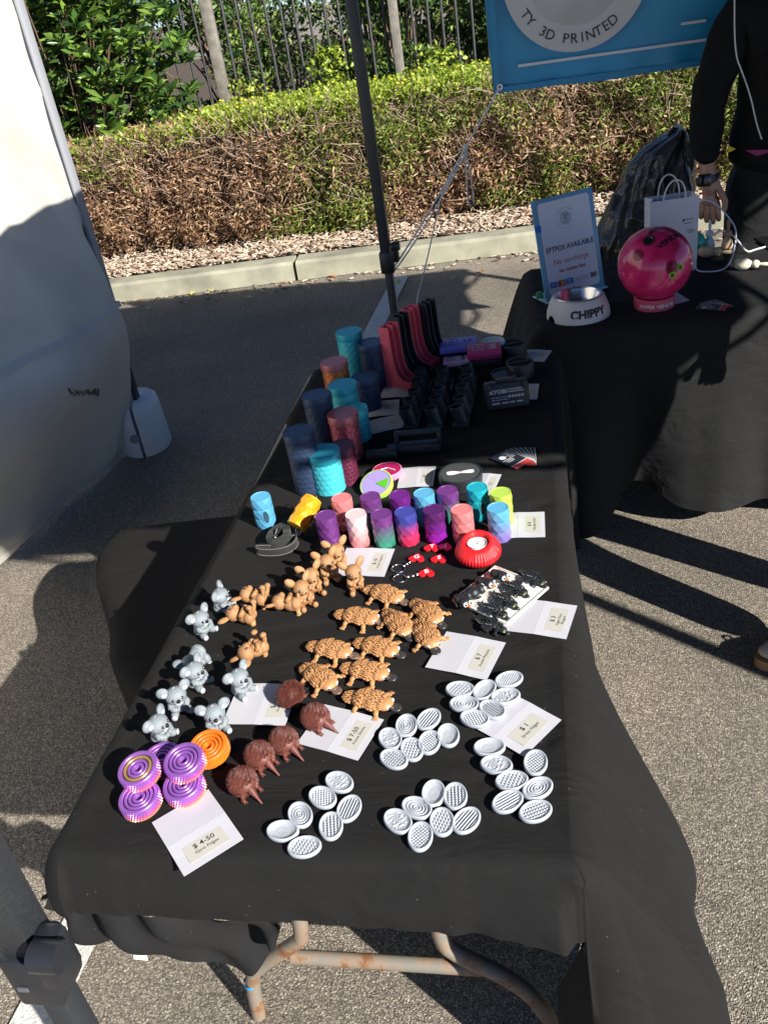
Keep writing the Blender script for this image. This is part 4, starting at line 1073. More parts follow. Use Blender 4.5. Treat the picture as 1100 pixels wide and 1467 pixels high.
# ================================================================ PLATYPUSES
def scales(mb, c, r, n_ring, per, size, fx=0, zmin=-.15, seed=0, x0=-1, x1=1, taper=0):
    rr = random.Random(seed)
    for i in range(n_ring):
        u = x0 + (x1 - x0) * (i + .5) / n_ring; rad = math.sqrt(max(.03, 1 - (u * .93) ** 2)); cnt = max(5, int(per * rad))
        for j in range(cnt):
            a = -PI * .62 + PI * 1.24 * (j + .5 * (i % 2)) / cnt + rr.gauss(0, .05)
            y, z = math.sin(a) * rad, math.cos(a) * rad
            if z < zmin: continue
            p = Vector((c[0] + u * r[0], c[1] + y * r[1], c[2] + z * r[2]))
            nrm = Vector((u / r[0], y / r[1], z / r[2])).normalized()
            M = Matrix.Translation(p) @ nrm.to_track_quat('Z', 'X').to_matrix().to_4x4()
            # tear drop pointing backwards
            back = Vector((-1, y * .25, .25)); xl = (back - nrm * back.dot(nrm)).normalized(); yl = nrm.cross(xl)
            M3 = Matrix((xl, yl, nrm)).transposed().to_4x4(); M = Matrix.Translation(p) @ M3
            s = size * rr.uniform(.85, 1.15)
            mb.ell((s * .3, 0, s * .15), (s, s * .46, s * .50), M=M, n=6, rot=(0, -.28, 0))
def make_platypus():
    t = thing('platypus_figure', '', 'platypus figure', group='tan platypus figures in the middle of the table')
    m = MB()
    for (x, r) in ((.005, (.0145, .0195, .0115)), (-.012, (.0145, .0185, .0110))): m.ell((x, 0, .0110), r, n=18)
    scales(m, (.005, 0, .0112), (.0150, .0200, .0120), 6, 17, .0041, seed=1, x0=-1.0, x1=.7); scales(m, (-.012, 0, .0112), (.0150, .0190, .0115), 6, 16, .0041, seed=2)
    m.build('body', K['tanp'], t, smooth=180)
    m = MB(); m.ell((-.031, 0, .0075), (.0150, .0125, .0055), n=16); m.ell((-.043, .0, .0062), (.0075, .0060, .0038), n=12); scales(m, (-.031, 0, .0075), (.0160, .0130, .0060), 7, 11, .0035, seed=3)
    m.build('tail', K['tanp'], t, smooth=180)
    m = MB(); m.ell((.0225, 0, .0105), (.0130, .0158, .0112), n=24); scales(m, (.0200, 0, .0114), (.0125, .0158, .0116), 4, 15, .0036, seed=4, x0=-.9, x1=.25, zmin=-.1)
    h = m.build('head', K['tanp'], t, smooth=180)
    for s in (-1, 1):
        i = MB(); i.ell((.0318, s * .0090, .0125), (.0026, .0034, .0040), n=12, rot=(0, 0, s * .5)); e = i.build('eye', K['eyew'], h, smooth=180)
        i = MB(); i.ell((.0340, s * .0098, .0127), (.0014, .0018, .0024), n=10, rot=(0, 0, s * .5)); i.build('pupil', K['eye'], e, smooth=180)
    m = MB(); m.ell((.0395, 0, .0058), (.0098, .0092, .0030), n=20, rot=(0, .12, 0)); m.ell((.0345, 0, .0078), (.0048, .0072, .0030), n=14)
    for s in (-1, 1): m.ell((.0400, s * .0022, .0086), (.0010, .0006, .0006), n=6)
    m.build('bill', K['bill'], t, smooth=180)
    for (x, s, d) in ((.013, 1, .35), (.013, -1, .35), (-.016, 1, -.2), (-.016, -1, -.2)):
        l = MB(); a = (x, s * .012, .009); b_ = (x + d * .010, s * .0225, .0072); c = (x + d * .014, s * .0270, .0030)
        l.tube([a, b_, c], [.0048, .0040, .0034], 10)
        l.ell((c[0], c[1], .0026), (.0048, .0042, .0024), n=10)
        for k in (-1, -.35, .35, 1):
            an = math.atan2(s, d * .5) + k * .62 * 1; q = Vector((math.cos(an), math.sin(an), 0))
            l.tube([Vector((c[0], c[1], .0024)), Vector((c[0], c[1], .0016)) + q * .0085], [.0017, .0010], 6)
        l.build('leg', K['tanp'], t, smooth=180)
    for c_ in t.children_recursive:
        for v in c_.data.vertices: v.co.z *= .80; v.co.x *= 1.08
    return t
pt = make_platypus()
PL = [((553, 852), (10, 3.5), 'tan platypus figure furthest from the front, below the kangaroo price card', 1),
      ((515, 884), (10, 1.8), 'tan platypus figure left of the centre one in the second row, brown bill pointing right', 1),
      ((571, 894), (6, 6.5), 'tan platypus figure facing down right in the middle of the upper group, black bill', 0),
      ((613, 878), (6, 5), 'tan platypus figure at upper right, its body behind the one touching the price card', 0),
      ((611, 910), (5, 8), 'tan platypus figure whose black bill touches the corner of the platypus price card', 0),
      ((476, 931), (10, 2.2), 'tan platypus figure at the left of the third row with a brown bill', 1),
      ((543, 928), (10, 2.8), 'tan platypus figure at the right of the third row with a black bill', 0),
      ((459, 971), (7, 5), 'tan platypus figure at the left of the fourth row, facing down right beside an echidna', 1),
      ((527, 962), (10, 2), 'tan platypus figure at the right of the fourth row, facing right', 0),
      ((532, 1004), (10, 2.2), 'tan platypus figure nearest the front, above the white fidget discs', 0)]
for i, (b_, hd, lab, br) in enumerate(PL):
    o = put(pt, b_, hd, lab, new=i > 0, scale=.98, zc=.008)
    if br:
        if i == 0: continue
        recolor(o, 'bill', K['billb'])
recolor(pt, 'bill', K['billb'])

# ================================================================ ECHIDNAS
def make_echidna():
    t = thing('echidna_figure', '', 'echidna figure', group='brown echidna figures on the front table')
    m = MB(); c = Vector((0, 0, .0205)); r = (.0258, .0225, .0200); m.ell(c, r, n=24)
    rr = random.Random(8); N = 820
    for i in range(N):
        z = 1 - 2 * (i + .5) / N; q = math.sqrt(1 - z * z); a = i * 2.39996
        u = Vector((q * math.cos(a), q * math.sin(a), z))
        if z < -.72 or (u.x > .80 and z < .45): continue
        p = c + Vector((u.x * r[0], u.y * r[1], u.z * r[2])); n = Vector((u.x / r[0], u.y / r[1], u.z / r[2])).normalized()
        d = (n * 1.15 + Vector((-.60, 0, .10)) + Vector((rr.gauss(0, .16), rr.gauss(0, .16), rr.gauss(0, .16)))).normalized(); L = rr.uniform(.0044, .0064)
        m.tube([p - d * .001, p + d * L * .55, p + d * L], [.0013, .0010, .0002], 5, caps=False)
    m.build('spiny_body', K['brown'], t, smooth=60)
    m = MB(); m.tube([(.014, 0, .018), (.0235, 0, .0165), (.031, 0, .0125), (.041, 0, .0065), (.051, 0, .0022)], [.0100, .0082, .0052, .0026, .0013], 16)
    m.build('snout', K['brown'], t, smooth=180)
    for s in (-1, 1):
        m = MB(); m.ell((.0265, s * .0072, .0180), (.0012, .0012, .0014), n=8); m.build('eye', K['eye'], t, smooth=180)
        for x in (.014, -.013):
            m = MB(); m.tube([(x, s * .012, .012), (x + .004, s * .0165, .0045)], [.0052, .0042], 10); m.ell((x + .006, s * .0172, .0028), (.0062, .0040, .0028), n=10)
            for k in (-1, 0, 1): m.tube([(x + .010, s * .0172 + k * .0022, .0025), (x + .0145, s * .0172 + k * .0030, .0010)], [.0012, .0005], 5)
            m.build('foot', K['brown'], t, smooth=180)
    return t
ec = make_echidna()
EL = [((419, 1006), (6, -8), 'brown echidna figure facing away, furthest of the five, shading a price card'),
      ((455, 1040), (9, 4), 'brown echidna figure sitting on its price card with its snout pointing right'),
      ((410, 1073), (8, 6), 'brown echidna figure in the middle of the row of five'),
      ((375, 1094), (8, 6), 'brown echidna figure second from the front of the row'),
      ((351, 1132), (7, 6), 'brown echidna figure nearest the front of the table')]
for i, (b_, hd, lab) in enumerate(EL):
    put(ec, b_, hd, lab, new=i > 0, dz=.0016 if i == 1 else 0)

# ================================================================ GYRO FIDGETS
silk = gradmat('silk_purple_gold', (.72, .36, .10), (.34, .13, .50), .001, .0150, .33, .45, layer=False)
e = silk.node_tree.nodes['Color Ramp'].color_ramp.elements; q = e.new(.5); q.color = (.62, .12, .36, 1)
gold = plastic('gold_silk', (.55, .36, .12), .3, .6)
def make_gyro(label, outer, inner, mid=None):
    t = thing('ring_fidget', label, 'ring fidget', group='stacked ring fidgets at the front left')
    R0, h = .0295, .0215
    def ring(ro, ri, z0, z1, name, m, par, b=.0012, studs=False, tilt=0):
        mb = MB(); mb.lathe([(ri, z0 + b), (ri + b, z0), (ro - b, z0), (ro, z0 + b), (ro, z1 - b), (ro - b, z1), (ri + b, z1), (ri, z1 - b), (ri, z0 + b)], 64, cap0=False, cap1=False)
        if studs:
            for k in range(4):
                z = z0 + (z1 - z0) * (.16 + .225 * k); n = 44
                for i in range(n):
                    a = 2 * PI * (i + .5 * (k % 2)) / n
                    M = Matrix.Translation((ro * math.cos(a), ro * math.sin(a), z)) @ Euler((0, PI / 2, a)).to_matrix().to_4x4()
                    mb.add([(-.0016, 0, -.0003), (0, -.0016, -.0003), (.0016, 0, -.0003), (0, .0016, -.0003), (0, 0, .0017)], [(0, 1, 4), (1, 2, 4), (2, 3, 4), (3, 0, 4)], 0, M)
        return mb.build(name, m, par)
    ring(R0, .0232, 0, h, 'outer_ring', outer, t, studs=True)
    ring(.0217, .0172, .0006, h - .0006, 'middle_ring', mid or inner, t)
    ring(.0157, .0113, .0010, h - .0010, 'inner_ring', inner, t)
    m = MB(); m.lathe([(.0098, .0015), (.0098, h - .0022), (.0088, h - .0012), (.0062, h - .0012), (.0028, h * .5), (.0028, .002)], 40, cap0=True, cap1=True); m.build('hub', inner, t)
    return t
gy = make_gyro('purple and gold ring fidget nearest the table corner, under the gold ringed one', silk, silk)
def putg(o, px, py, z, tx, ty, label=None, new=True, rz=0):
    p = P(px, py, TZ + z + .0185); p.z = TZ + z
    R = Euler((tx, ty, rz))
    if new: return dup(o, p, None, label, rot=R)
    o.location = p; o.rotation_euler = R; return o
putg(gy, 200, 1141, .0030, .10, -.04, new=False)
putg(gy, 263, 1122, .0030, .10, -.04, 'purple and gold ring fidget lying under the purple one, right of the front pair')
putg(gy, 232, 1085, .001, 0, 0, 'purple ring fidget mostly hidden behind the stacked four, in their shade')
putg(gy, 264, 1087, .0245, .16, -.05, 'purple ring fidget on top of the right hand stack, beside the orange one')
gg = make_gyro('purple ring fidget with a gold middle ring, on top of the left stack', silk, silk, gold); putg(gg, 199, 1099, .0245, .16, -.05, new=False)
og = make_gyro('bright orange ring fidget right of the purple stack', K['orange'], K['orange']); putg(og, 299, 1067, .006, .16, -.02, new=False)

# ================================================================ HEART TAGS
hm = K['red']; ri = 0
hpoly = []
for i in range(40):
    t_ = 2 * PI * i / 40; x = 16 * math.sin(t_) ** 3; y = 13 * math.cos(t_) - 5 * math.cos(2 * t_) - 2 * math.cos(3 * t_) - math.cos(4 * t_); hpoly.append((x / 17 * .0165, (y + 2) / 17 * .0160))
for (x, y, ch, ax, ay, lab, ring) in [(597, 798, 'G', 3, -9, 'red heart keychain lettered G, on the chain with a ring at the far left', (571, 815)), (619, 783, 'T', 4, -8, 'red heart tag lettered T, furthest from the front', None),
        (638, 782, 'J', 5, -8, 'red heart tag lettered J beside the ribbed red candle holder', None), (629, 799, 'S', 4, -9, 'red heart tag lettered S in the middle of the hearts', None), (611, 819, 'B', 2, -9, 'red heart keychain lettered B, nearest the front, on a chain and ring', (573, 829))]:
    p = P(x, y, TZ + .004); rz = heading(x, y, ax, ay)
    t = thing('heart_keychain' if ring else 'heart_tag', lab, 'heart tag', (p.x, p.y, TZ + .0008), rz, 'red heart tags')
    MB().prism(hpoly, .0036, T(0, 0, 0, 0, 0, PI / 2 if not ring else PI / 2)).build('heart', hm, t)
    text('letter', ch, .0155, K['eyew'], t, T(0, 0, .0039, 0, 0, -PI / 2 + .3), bold=.0004)
    if ring:
        inv = (Matrix.Translation((p.x, p.y, TZ + .0008)) @ Matrix.Rotation(rz, 4, 'Z')).inverted()
        rp_ = inv @ P(ring[0], ring[1], TZ + .002); st = inv @ P((x * .55 + ring[0] * .45), y * .55 + ring[1] * .45, TZ + .002)
        dirv = (Vector((0, 0, 0)) - rp_); dirv.z = 0; dist_ = dirv.length; dirv.normalize()
        m = MB(); R = .0125
        m.tube([(rp_.x + R * math.cos(a), rp_.y + R * math.sin(a), .0022 + .0015 * math.sin(a)) for a in [2 * PI * k / 28 for k in range(29)]], .0011, 6, caps=False)
        m.build('split_ring', K['steel'], t)
        m = MB(); n = 6; L0 = R; L1 = dist_ - .013
        for k in range(n):
            c = rp_ + dirv * (L0 + (L1 - L0) * (k + .5) / n); c.z = .002; a0 = math.atan2(dirv.y, dirv.x)
            pts = []
            for j in range(13):
                a = 2 * PI * j / 12; u = .0040 * math.cos(a); v = .0021 * math.sin(a)
                zz = v if k % 2 else 0; vv = 0 if k % 2 else v
                pts.append((c.x + math.cos(a0) * u - math.sin(a0) * vv, c.y + math.sin(a0) * u + math.cos(a0) * vv, c.z + zz))
            m.tube(pts, .0007, 5, caps=False)
        m.build('chain', K['steel'], t)

# ================================================================ CANDLE HOLDER
p = P(686, 802, TZ)
t = thing('candle_holder', 'red ribbed round candle holder with a white tealight in its slanted mouth', 'candle holder', p)
prof = [(.022, 0), (.034, .004), (.0425, .014), (.044, .022), (.041, .032), (.033, .042), (.027, .047), (.0235, .046), (.021, .036), (.021, .026)]
m = MB(); m.lathe(prof, 200, fr=lambda a, k: 1 + (.045 if k < 7 else 0) * (abs(math.sin(a * 22)) - .5), cap1=True)
for i, v in enumerate(m.v): m.v[i] = (v[0], v[1], v[2] + (v[1] * .22 - .002) * max(0, (v[2] - .02) / .027))
m.build('ribbed_shell', K['red'], t, smooth=50)
c = MB(); c.lathe([(.018, .026), (.0188, .040), (.0178, .0395), (.0176, .037), (.001, .0365)], 32, cap1=True); c = c.build('tealight', mat('wax', (.78, .76, .74), .4), t)
MB().tube([(0, 0, .036), (.001, .001, .044)], .0007, 5).build('wick', K['ink'], c)

# ================================================================ TRAY, PENGUINS, DRAGONS
c4 = [P(*q, TZ) for q in [(647, 864), (711, 812), (785, 846), (727, 896)]]
ctr = sum(c4, Vector()) / 4; xv = ((c4[1] - c4[0]) + (c4[2] - c4[3])) / 2; W_ = xv.length; yv = ((c4[0] - c4[3]) + (c4[1] - c4[2])) / 2; H_ = yv.length; rz = math.atan2(xv.y, xv.x)
tray = thing('tray', 'thin white rectangular tray set askew under the black penguins and dragons', 'tray', ctr, rz)
cream = plastic('cream_print', (.78, .77, .70), .5)
MB().box((0, 0, .0025), (W_, H_, .004), bev=.0012).build('plate', cream, tray)
fr_ = MB()
for s in (-1, 1): fr_.box((0, s * (H_ / 2 - .0015), .0050), (W_ - .001, .003, .003), bev=.0008); fr_.box((s * (W_ / 2 - .0015), 0, .0050), (.003, H_ - .008, .003), bev=.0008)
for k in range(1, 5): fr_.box((-.012, -H_ / 2 + H_ * k / 5, .0048), (W_ * .72, .0012, .0016))
fr_.build('rim', cream, tray)
def make_penguin():
    t = thing('penguin_figure', '', 'penguin figure', group='small black penguin figures on the tray'); bk = K['black']
    m = MB(); m.ell((-.006, 0, .0105), (.013, .0105, .0095), n=18); m.ell((-.017, 0, .0095), (.008, .0085, .0075), n=14); m.build('body', bk, t, smooth=180)
    h = MB(); h.ell((.008, 0, .0125), (.0095, .0105, .0095), n=18); h = h.build('head', bk, t, smooth=180)
    for s in (-1, 1):
        i = MB(); i.ell((.0145, s * .0050, .0150), (.0030, .0042, .0045), n=12, rot=(0, -.3, s * .35)); e = i.build('eye', K['eyew'], h, smooth=180)
        i = MB(); i.ell((.0170, s * .0052, .0158), (.0012, .0021, .0023), n=10, rot=(0, -.3, s * .35)); i.build('pupil', K['eye'], e, smooth=180)
        f = MB(); f.ell((-.006, s * .0125, .0080), (.0085, .0022, .0045), n=10, rot=(0, 0, s * .3)); f.build('flipper', bk, t, smooth=180)
        f = MB(); f.ell((-.022, s * .0050, .0035), (.0050, .0034, .0026), n=8); f.build('foot', K['orange'], t, smooth=180)
    b_ = MB(); b_.ell((-.004, 0, .0060), (.0115, .0085, .0055), n=12); b_.build('belly', K['eyew'], t, smooth=180)
    b_ = MB(); b_.lathe([(.0028, 0), (.0003, .0055)], 8, T(.0172, 0, .0115, 0, PI / 2, 0)); b_.build('beak', K['orange'], h)
    return t
pg = make_penguin()
for i, (b_, hd, lab) in enumerate([((717, 829), (7, 4), 'small penguin figure at the far corner of the tray'), ((697, 839), (7, 3), 'small penguin figure second from the far corner, its orange foot showing'),
        ((683, 851), (8, -3), 'small penguin figure turned away in the middle of the penguins, showing its black back'), ((664, 866), (6, 5), 'small penguin figure at the left corner of the tray, with its big white ringed eyes')]):
    put(pg, b_, hd, lab, new=i > 0, dz=.0045, zc=.01)
yeye = mat('yellow_eye', (.45, .55, .08), .3)
def make_dragon():
    t = thing('dragon_figure', '', 'dragon figure', group='small black spiky dragon figures'); bk = K['black']; rr = random.Random(3)
    pts = [(-.042, .004), (-.034, .001), (-.026, -.002), (-.018, -.002), (-.010, 0), (-.001, .001), (.008, 0)]; rad = [.0032, .0042, .0052, .0062, .0075, .0080, .0066]
    m = MB()
    for k, ((x, y), r) in enumerate(zip(pts, rad)):
        m.ell((x, y, r * .9 + .0015), (r * .85, r, r * .85), n=12)
        for s in (-1, 0, 1):
            q = Vector((x, y + s * r * .6, r * 1.5)); d = Vector((-.8, s * .7, .9)).normalized() * (.004 + r * .6)
            m.tube([q, q + d], [r * .24, .0003], 4)
        for s in (-1, 1): m.tube([(x, y + s * r * .8, r * .8), (x - .004, y + s * (r * 1.7), r * .5)], [r * .25, .0004], 4)
    m.build('body', bk, t, smooth=40)
    h = MB(); h.ell((.020, 0, .0090), (.0085, .0078, .0060), n=14); h.ell((.0285, 0, .0046), (.0065, .0048, .0038), n=12)
    for s in (-1, 1):
        for (a, L) in ((.0, .013), (.5, .010), (1.0, .008)): h.tube([(.016, s * .0045, .0125 - a * .004), (.016 - L, s * (.0065 + a * .006), .0175 + .002 - a * .008)], [.0019, .0004], 5)
    h = h.build('head', bk, t, smooth=50)
    for s in (-1, 1):
        i = MB(); i.ell((.0255, s * .0052, .0100), (.0022, .0013, .0014), n=8, rot=(0, .2, -s * .3)); i.build('eye', yeye, h, smooth=180)
        w_ = MB(); w_.add([(.004, s * .004, .014), (-.006, s * .022, .010), (-.020, s * .016, .011), (-.024, s * .006, .012), (.003, s * .006, .0125), (-.006, s * .022, .009), (-.020, s * .016, .010), (-.024, s * .006, .011)], [(0, 1, 2, 3), (4, 7, 6, 5), (0, 4, 5, 1), (1, 5, 6, 2), (2, 6, 7, 3)])
        for a in (.25, .55, .85): w_.tube([(.004, s * .004, .0145), (-.006 - a * .018, s * (.022 - a * .012), .011)], [.0013, .0006], 5)
        w_.build('wing', bk, t, smooth=0)
        for x in (.008, -.012):
            l = MB(); l.tube([(x, s * .006, .006), (x + .003, s * .0125, .0042), (x + .007, s * .014, .0012)], [.0028, .0022, .0016], 7); l.build('leg', bk, t, smooth=60)
    return t
dr = make_dragon()
for i, (b_, hd, lab, dz) in enumerate([((766, 832), (8, 4.5), 'small black dragon figure at the far right, half off the tray with tall horns', .0046), ((741, 846), (8, 5), 'small black dragon figure second from the right, beside the far penguin', .0046),
        ((726, 863), (8, 5), 'small black dragon figure in the middle of the tray', .0046), ((711, 878), (8, 4.5), 'small black dragon figure nearest the front among those on the tray', .0046), ((708, 898), (9, 3.6), 'small black dragon figure lying on the black cloth in front of the tray', 0)]):
    put(dr, b_, hd, lab, new=i > 0, dz=dz, zc=.008, scale=.9)
# ================================================================ FACETED BAG HOLDERS
def colors2(name, c0, c1, metal=.35, rough=.24):
    return gradmat(name, c0, c1, .012, .055, rough, metal, layer=False)
def make_holder(label, m, topm, slot=False, ringm=None):
    t = thing('bag_holder', label, 'bag holder', group='faceted dog bag holders'); h = .070; R = .0222; n = 9; L = 7
    mb = MB(); vs = []
    for k in range(L):
        z = h * k / (L - 1); off = (k % 2) * .5
        r = R * ((1.03 if k % 2 else .99) if 0 < k < L - 1 else .97)
        for i in range(n): a = 2 * PI * (i + off) / n; vs.append((r * math.cos(a), r * math.sin(a), z))
    fs = []
    for k in range(L - 1):
        for i in range(n):
            j = (i + 1) % n; a, b_, c, d = k * n + i, k * n + j, (k + 1) * n + i, (k + 1) * n + j
            if k % 2 == 0: fs += [(a, b_, c), (b_, d, c)]
            else: fs += [(a, b_, d), (a, d, c)]
    fs.append(tuple(range(n - 1, -1, -1))); fs.append(tuple((L - 1) * n + i for i in range(n)))
    mb.add(vs, fs); mb.build('body', m, t, smooth=0)
    MB().lathe([(.0205, h - .001), (.0208, h + .0012), (.0190, h + .0012), (.0187, h + .0004)], 30, cap0=False).build('lid', topm, t)
    if slot:
        pts = [(math.cos(2 * PI * i / 24) * .0070, .030 + math.sin(2 * PI * i / 24) * (.0165)) for i in range(24)]
        s = MB(); s.add([(.0205 + .0021 * math.cos(x / .0070 * 1.0), x, z) for x, z in pts], [tuple(range(24))])
        s.build('slot', mat('slot_shade', tuple(c * .12 for c in slot), .8), t, smooth=0)
        s = MB(); s.tube([(.0205 + .0021 * math.cos(x / .0070), x, z) for x, z in pts + pts[:1]], .0010, 6, caps=False); s.build('slot_rim', topm, t)
    return t
cy, pk, pu, gr, te, li, bl_, rd, wh, ye = (.13, .46, .72), (.80, .25, .25), (.17, .045, .22), (.05, .30, .20), (.02, .42, .52), (.50, .72, .10), (.06, .07, .35), (.80, .04, .12), (.85, .62, .62), (.95, .42, .02)
HL = [((373, 713), cy, cy, 1, 'light blue faceted bag holder standing alone at the left beside the leash', .0, 80),
      ((489, 715), pk, pk, 0, 'salmon pink faceted bag holder at the left end of the back row', 0, 20),
      ((530, 713), gr, pu, 0, 'green faceted bag holder with dark top, second in the back row', 0, 50),
      ((572, 710.5), pu, (.16, .02, .22), 0, 'purple faceted bag holder third in the back row', 0, 10),
      ((607, 708), cy, cy, 0, 'light blue faceted bag holder in the back row, left of the purple and green one', 0, 40),
      ((640.5, 704), gr, pu, 0, 'purple and green faceted bag holder in the back row, right of the light blue one', 0, 70),
      ((683, 699.5), te, te, 1, 'teal faceted bag holder with an oval opening, near the right end of the back row', 0, 62),
      ((717, 707), li, li, 0, 'lime green faceted bag holder at the right end of the back row', 0, 30),
      ((466, 740), pu, pu, 0, 'dark purple faceted bag holder at the left end of the front row', 0, 15),
      ((509.5, 738), pk, wh, 0, 'pale pink faceted bag holder with a whitish top in the front row', 0, 45),
      ((546, 738), gr, pu, 0, 'green and purple striped faceted bag holder in the front row', 0, 66),
      ((580, 735), rd, bl_, 0, 'crimson faceted bag holder with a navy blue top in the front row', 0, 30),
      ((621, 731.5), (.30, .02, .42), (.10, .02, .13), 0, 'bright purple faceted bag holder with a black top in the front row', 0, 12),
      ((661, 731.5), pk, pk, 0, 'salmon pink faceted bag holder in the front row above the hearts', 0, 52),
      ((713, 729), (.30, .22, .60), cy, 0, 'blue to lilac faceted bag holder in front of the lime one', 0, 25)]
for (px, a, b_, slot, lab, dz, rz) in HL:
    p = P(px[0], px[1], TZ + .068); p.z = TZ + .0003
    m = colors2('holder_silk', a, b_); tm = plastic('holder_top', tuple(min(1, c * .95) for c in b_), .35, .1)
    o = make_holder(lab, m, tm, slot=(a if slot else False)); o.location = p; o.rotation_euler = (0, 0, R_(rz) if not slot else R_(-65))
o = make_holder('yellow faceted bag holder lying tipped over beside the leash clip', colors2('holder_yellow', ye, ye), plastic('ytop', ye, .35), slot=ye)
p = P(435, 748, TZ + .022); o.location = (p.x - .012, p.y - .02, TZ + .0235); o.rotation_euler = (R_(-62), R_(14), R_(-22))
MB().tube([(.024 * math.cos(a) * .35, -.001, .074 + .0085 * math.sin(a)) for a in [2 * PI * k / 20 for k in range(21)]], .0011, 6).build('ring', K['steel'], o)

# ================================================================ LEASH
def leash():
    c = P(409, 780, TZ); root = thing('leash', 'coiled black stitched dog leash with steel clip beside the yellow bag holder', 'leash', c, heading(404, 798, 10, 0))
    wb = clothmat('webbing', (.022, .024, .022), wscale=900); st = mat('stitch', (.5, .48, .42), .8)
    w_ = .0115; pts = []
    for k in range(0, 300):      # flattened vertical spiral
        a = k / 300 * 2 * PI * 5.0; r = .010 + .0120 * k / 300 * 1.2; pts.append((-.012 + r * 1.0 * math.cos(a), .006 + r * 1.65 * math.sin(a)))
    last = pts[-1]
    tail = [(.024, .010), (.030, -.008), (.024, -.030), (.006, -.042), (-.018, -.046), (-.044, -.042), (-.052, -.034), (-.046, -.030), (-.028, -.031), (-.008, -.032), (.004, -.026)]
    pts2 = curve([last] + tail, 140)
    pts = pts + pts2[1:]
    m = MB(); n = len(pts); vs = []
    for i, (x, y) in enumerate(pts):
        a = pts[max(0, i - 1)]; b_ = pts[min(n - 1, i + 1)]; d = Vector((b_[0] - a[0], b_[1] - a[1], 0)).normalized(); q = Vector((d.y, -d.x, 0)) * .0011
        h = .026 if i < 300 else .0215
        vs += [(x - q.x, y - q.y, .0008), (x + q.x, y + q.y, .0008), (x + q.x, y + q.y, h), (x - q.x, y - q.y, h)]
    fs = [(4 * i + a, 4 * i + b_, 4 * i + 4 + b_, 4 * i + 4 + a) for i in range(n - 1) for a, b_ in ((0, 1), (1, 2), (2, 3), (3, 0))]
    fs += [(3, 2, 1, 0), (4 * n - 4, 4 * n - 3, 4 * n - 2, 4 * n - 1)]
    m.add(vs, fs); m.build('webbing', wb, root, smooth=40)
    s = MB()
    for i in range(302, n - 6, 3):
        x, y = pts[i]; x2, y2 = pts[i + 1]; d = Vector((x2 - x, y2 - y, 0)).normalized(); q = Vector((d.y, -d.x, 0)) * .0014
        for z in (.0035, .019):
            for sg in (-1, 1): s.tube([(x + q.x * sg, y + q.y * sg, z), (x2 + q.x * sg + d.x * .0006, y2 + q.y * sg, z)], .00045, 4)
    s.build('stitching', st, root, smooth=0)
    k = MB(); k.tube([(-.012, .016, .030), (-.012, .006, .033), (-.013, -.006, .029)], [.0022, .0030, .0022], 8); k.ell((-.012, -.012, .028), (.003, .006, .003)); k.build('clip', K['steel'], root)
    k = MB(); k.tube([(.026 + .003 * math.cos(a), .020 + .008 * math.cos(a), .020 + .010 * math.sin(a)) for a in [2 * PI * i / 20 for i in range(21)]], .0012, 6); k.tube([(.027, .013, .024), (.028, -.004, .018)], [.0018, .0015], 6); k.build('hook', K['steel'], root)
leash()

# ================================================================ LIDDED JARS
def make_jar(label, col, lid, r, h, pat, metal=0.15, lr=None):
    t = thing('lidded_jar', label, 'jar', group='lidded jars at the far left of the front table')
    m = MB(); N, H = 96, 64; hb = h - .020
    def f(u, v):
        a = 2 * PI * u; z = .001 + v * hb; s = 0
        if .04 < v < .97:
            if pat == 'hex':
                X = u * 16; Y = z / (2 * PI * r / 16) * 1.15; row = math.floor(Y); X += .5 * (row % 2); fx, fy = X % 1 - .5, Y % 1 - .5
                s = .0006 * min(1, max(0, (max(abs(fx), abs(fy) * .9 + abs(fx) * .4) - .22) * 6)) * -1
            elif pat == 'scale':
                X = u * 14; Y = z / .0125; row = math.floor(Y); X += .5 * (row % 2); fx, fy = X % 1 - .5, Y % 1
                s = .0009 * (fy - .5) * (1 if abs(fx) < .5 * math.sqrt(max(0, fy)) + .06 else -1)
            else:
                X = u * 12; Y = z / .019; s = .0012 * (abs((X + Y) % 1 - .5) + abs((X - Y) % 1 - .5) - .5)
        q = r * .955 + s; return (q * math.cos(a), q * math.sin(a), z)
    m.grid(f, N * 2, H, closed=True)
    m.lathe([(r * .93, .0), (r * .955, .0012)], 64, cap1=False)
    m.build('body', col, t, smooth=50)
    m = MB(); m.lathe([(r * .95, h - .0205), (r * .99, h - .0200), (r, h - .019), (r, h - .0012), (r * .985, h), (r * .93, h), (r * .925, h - .0007)], 72, cap0=True); m.build('lid', lid, t, smooth=30)
    return t
TEAL = plastic('teal_silk', (.03, .40, .50), .33, .3); TEALL = plastic('teal_light', (.07, .55, .62), .35, .2); NAVY = K['navy']; NAVYL = plastic('navy_lid', (.03, .055, .12), .35, .2)
COP = plastic('copper_silk', (.60, .20, .06), .3, .5); ROSE = plastic('rose_silk', (.48, .10, .13), .3, .45); MAR = plastic('maroon_silk', (.13, .02, .05), .35, .3); ROSEL = plastic('rose_lid', (.52, .16, .16), .33, .35)
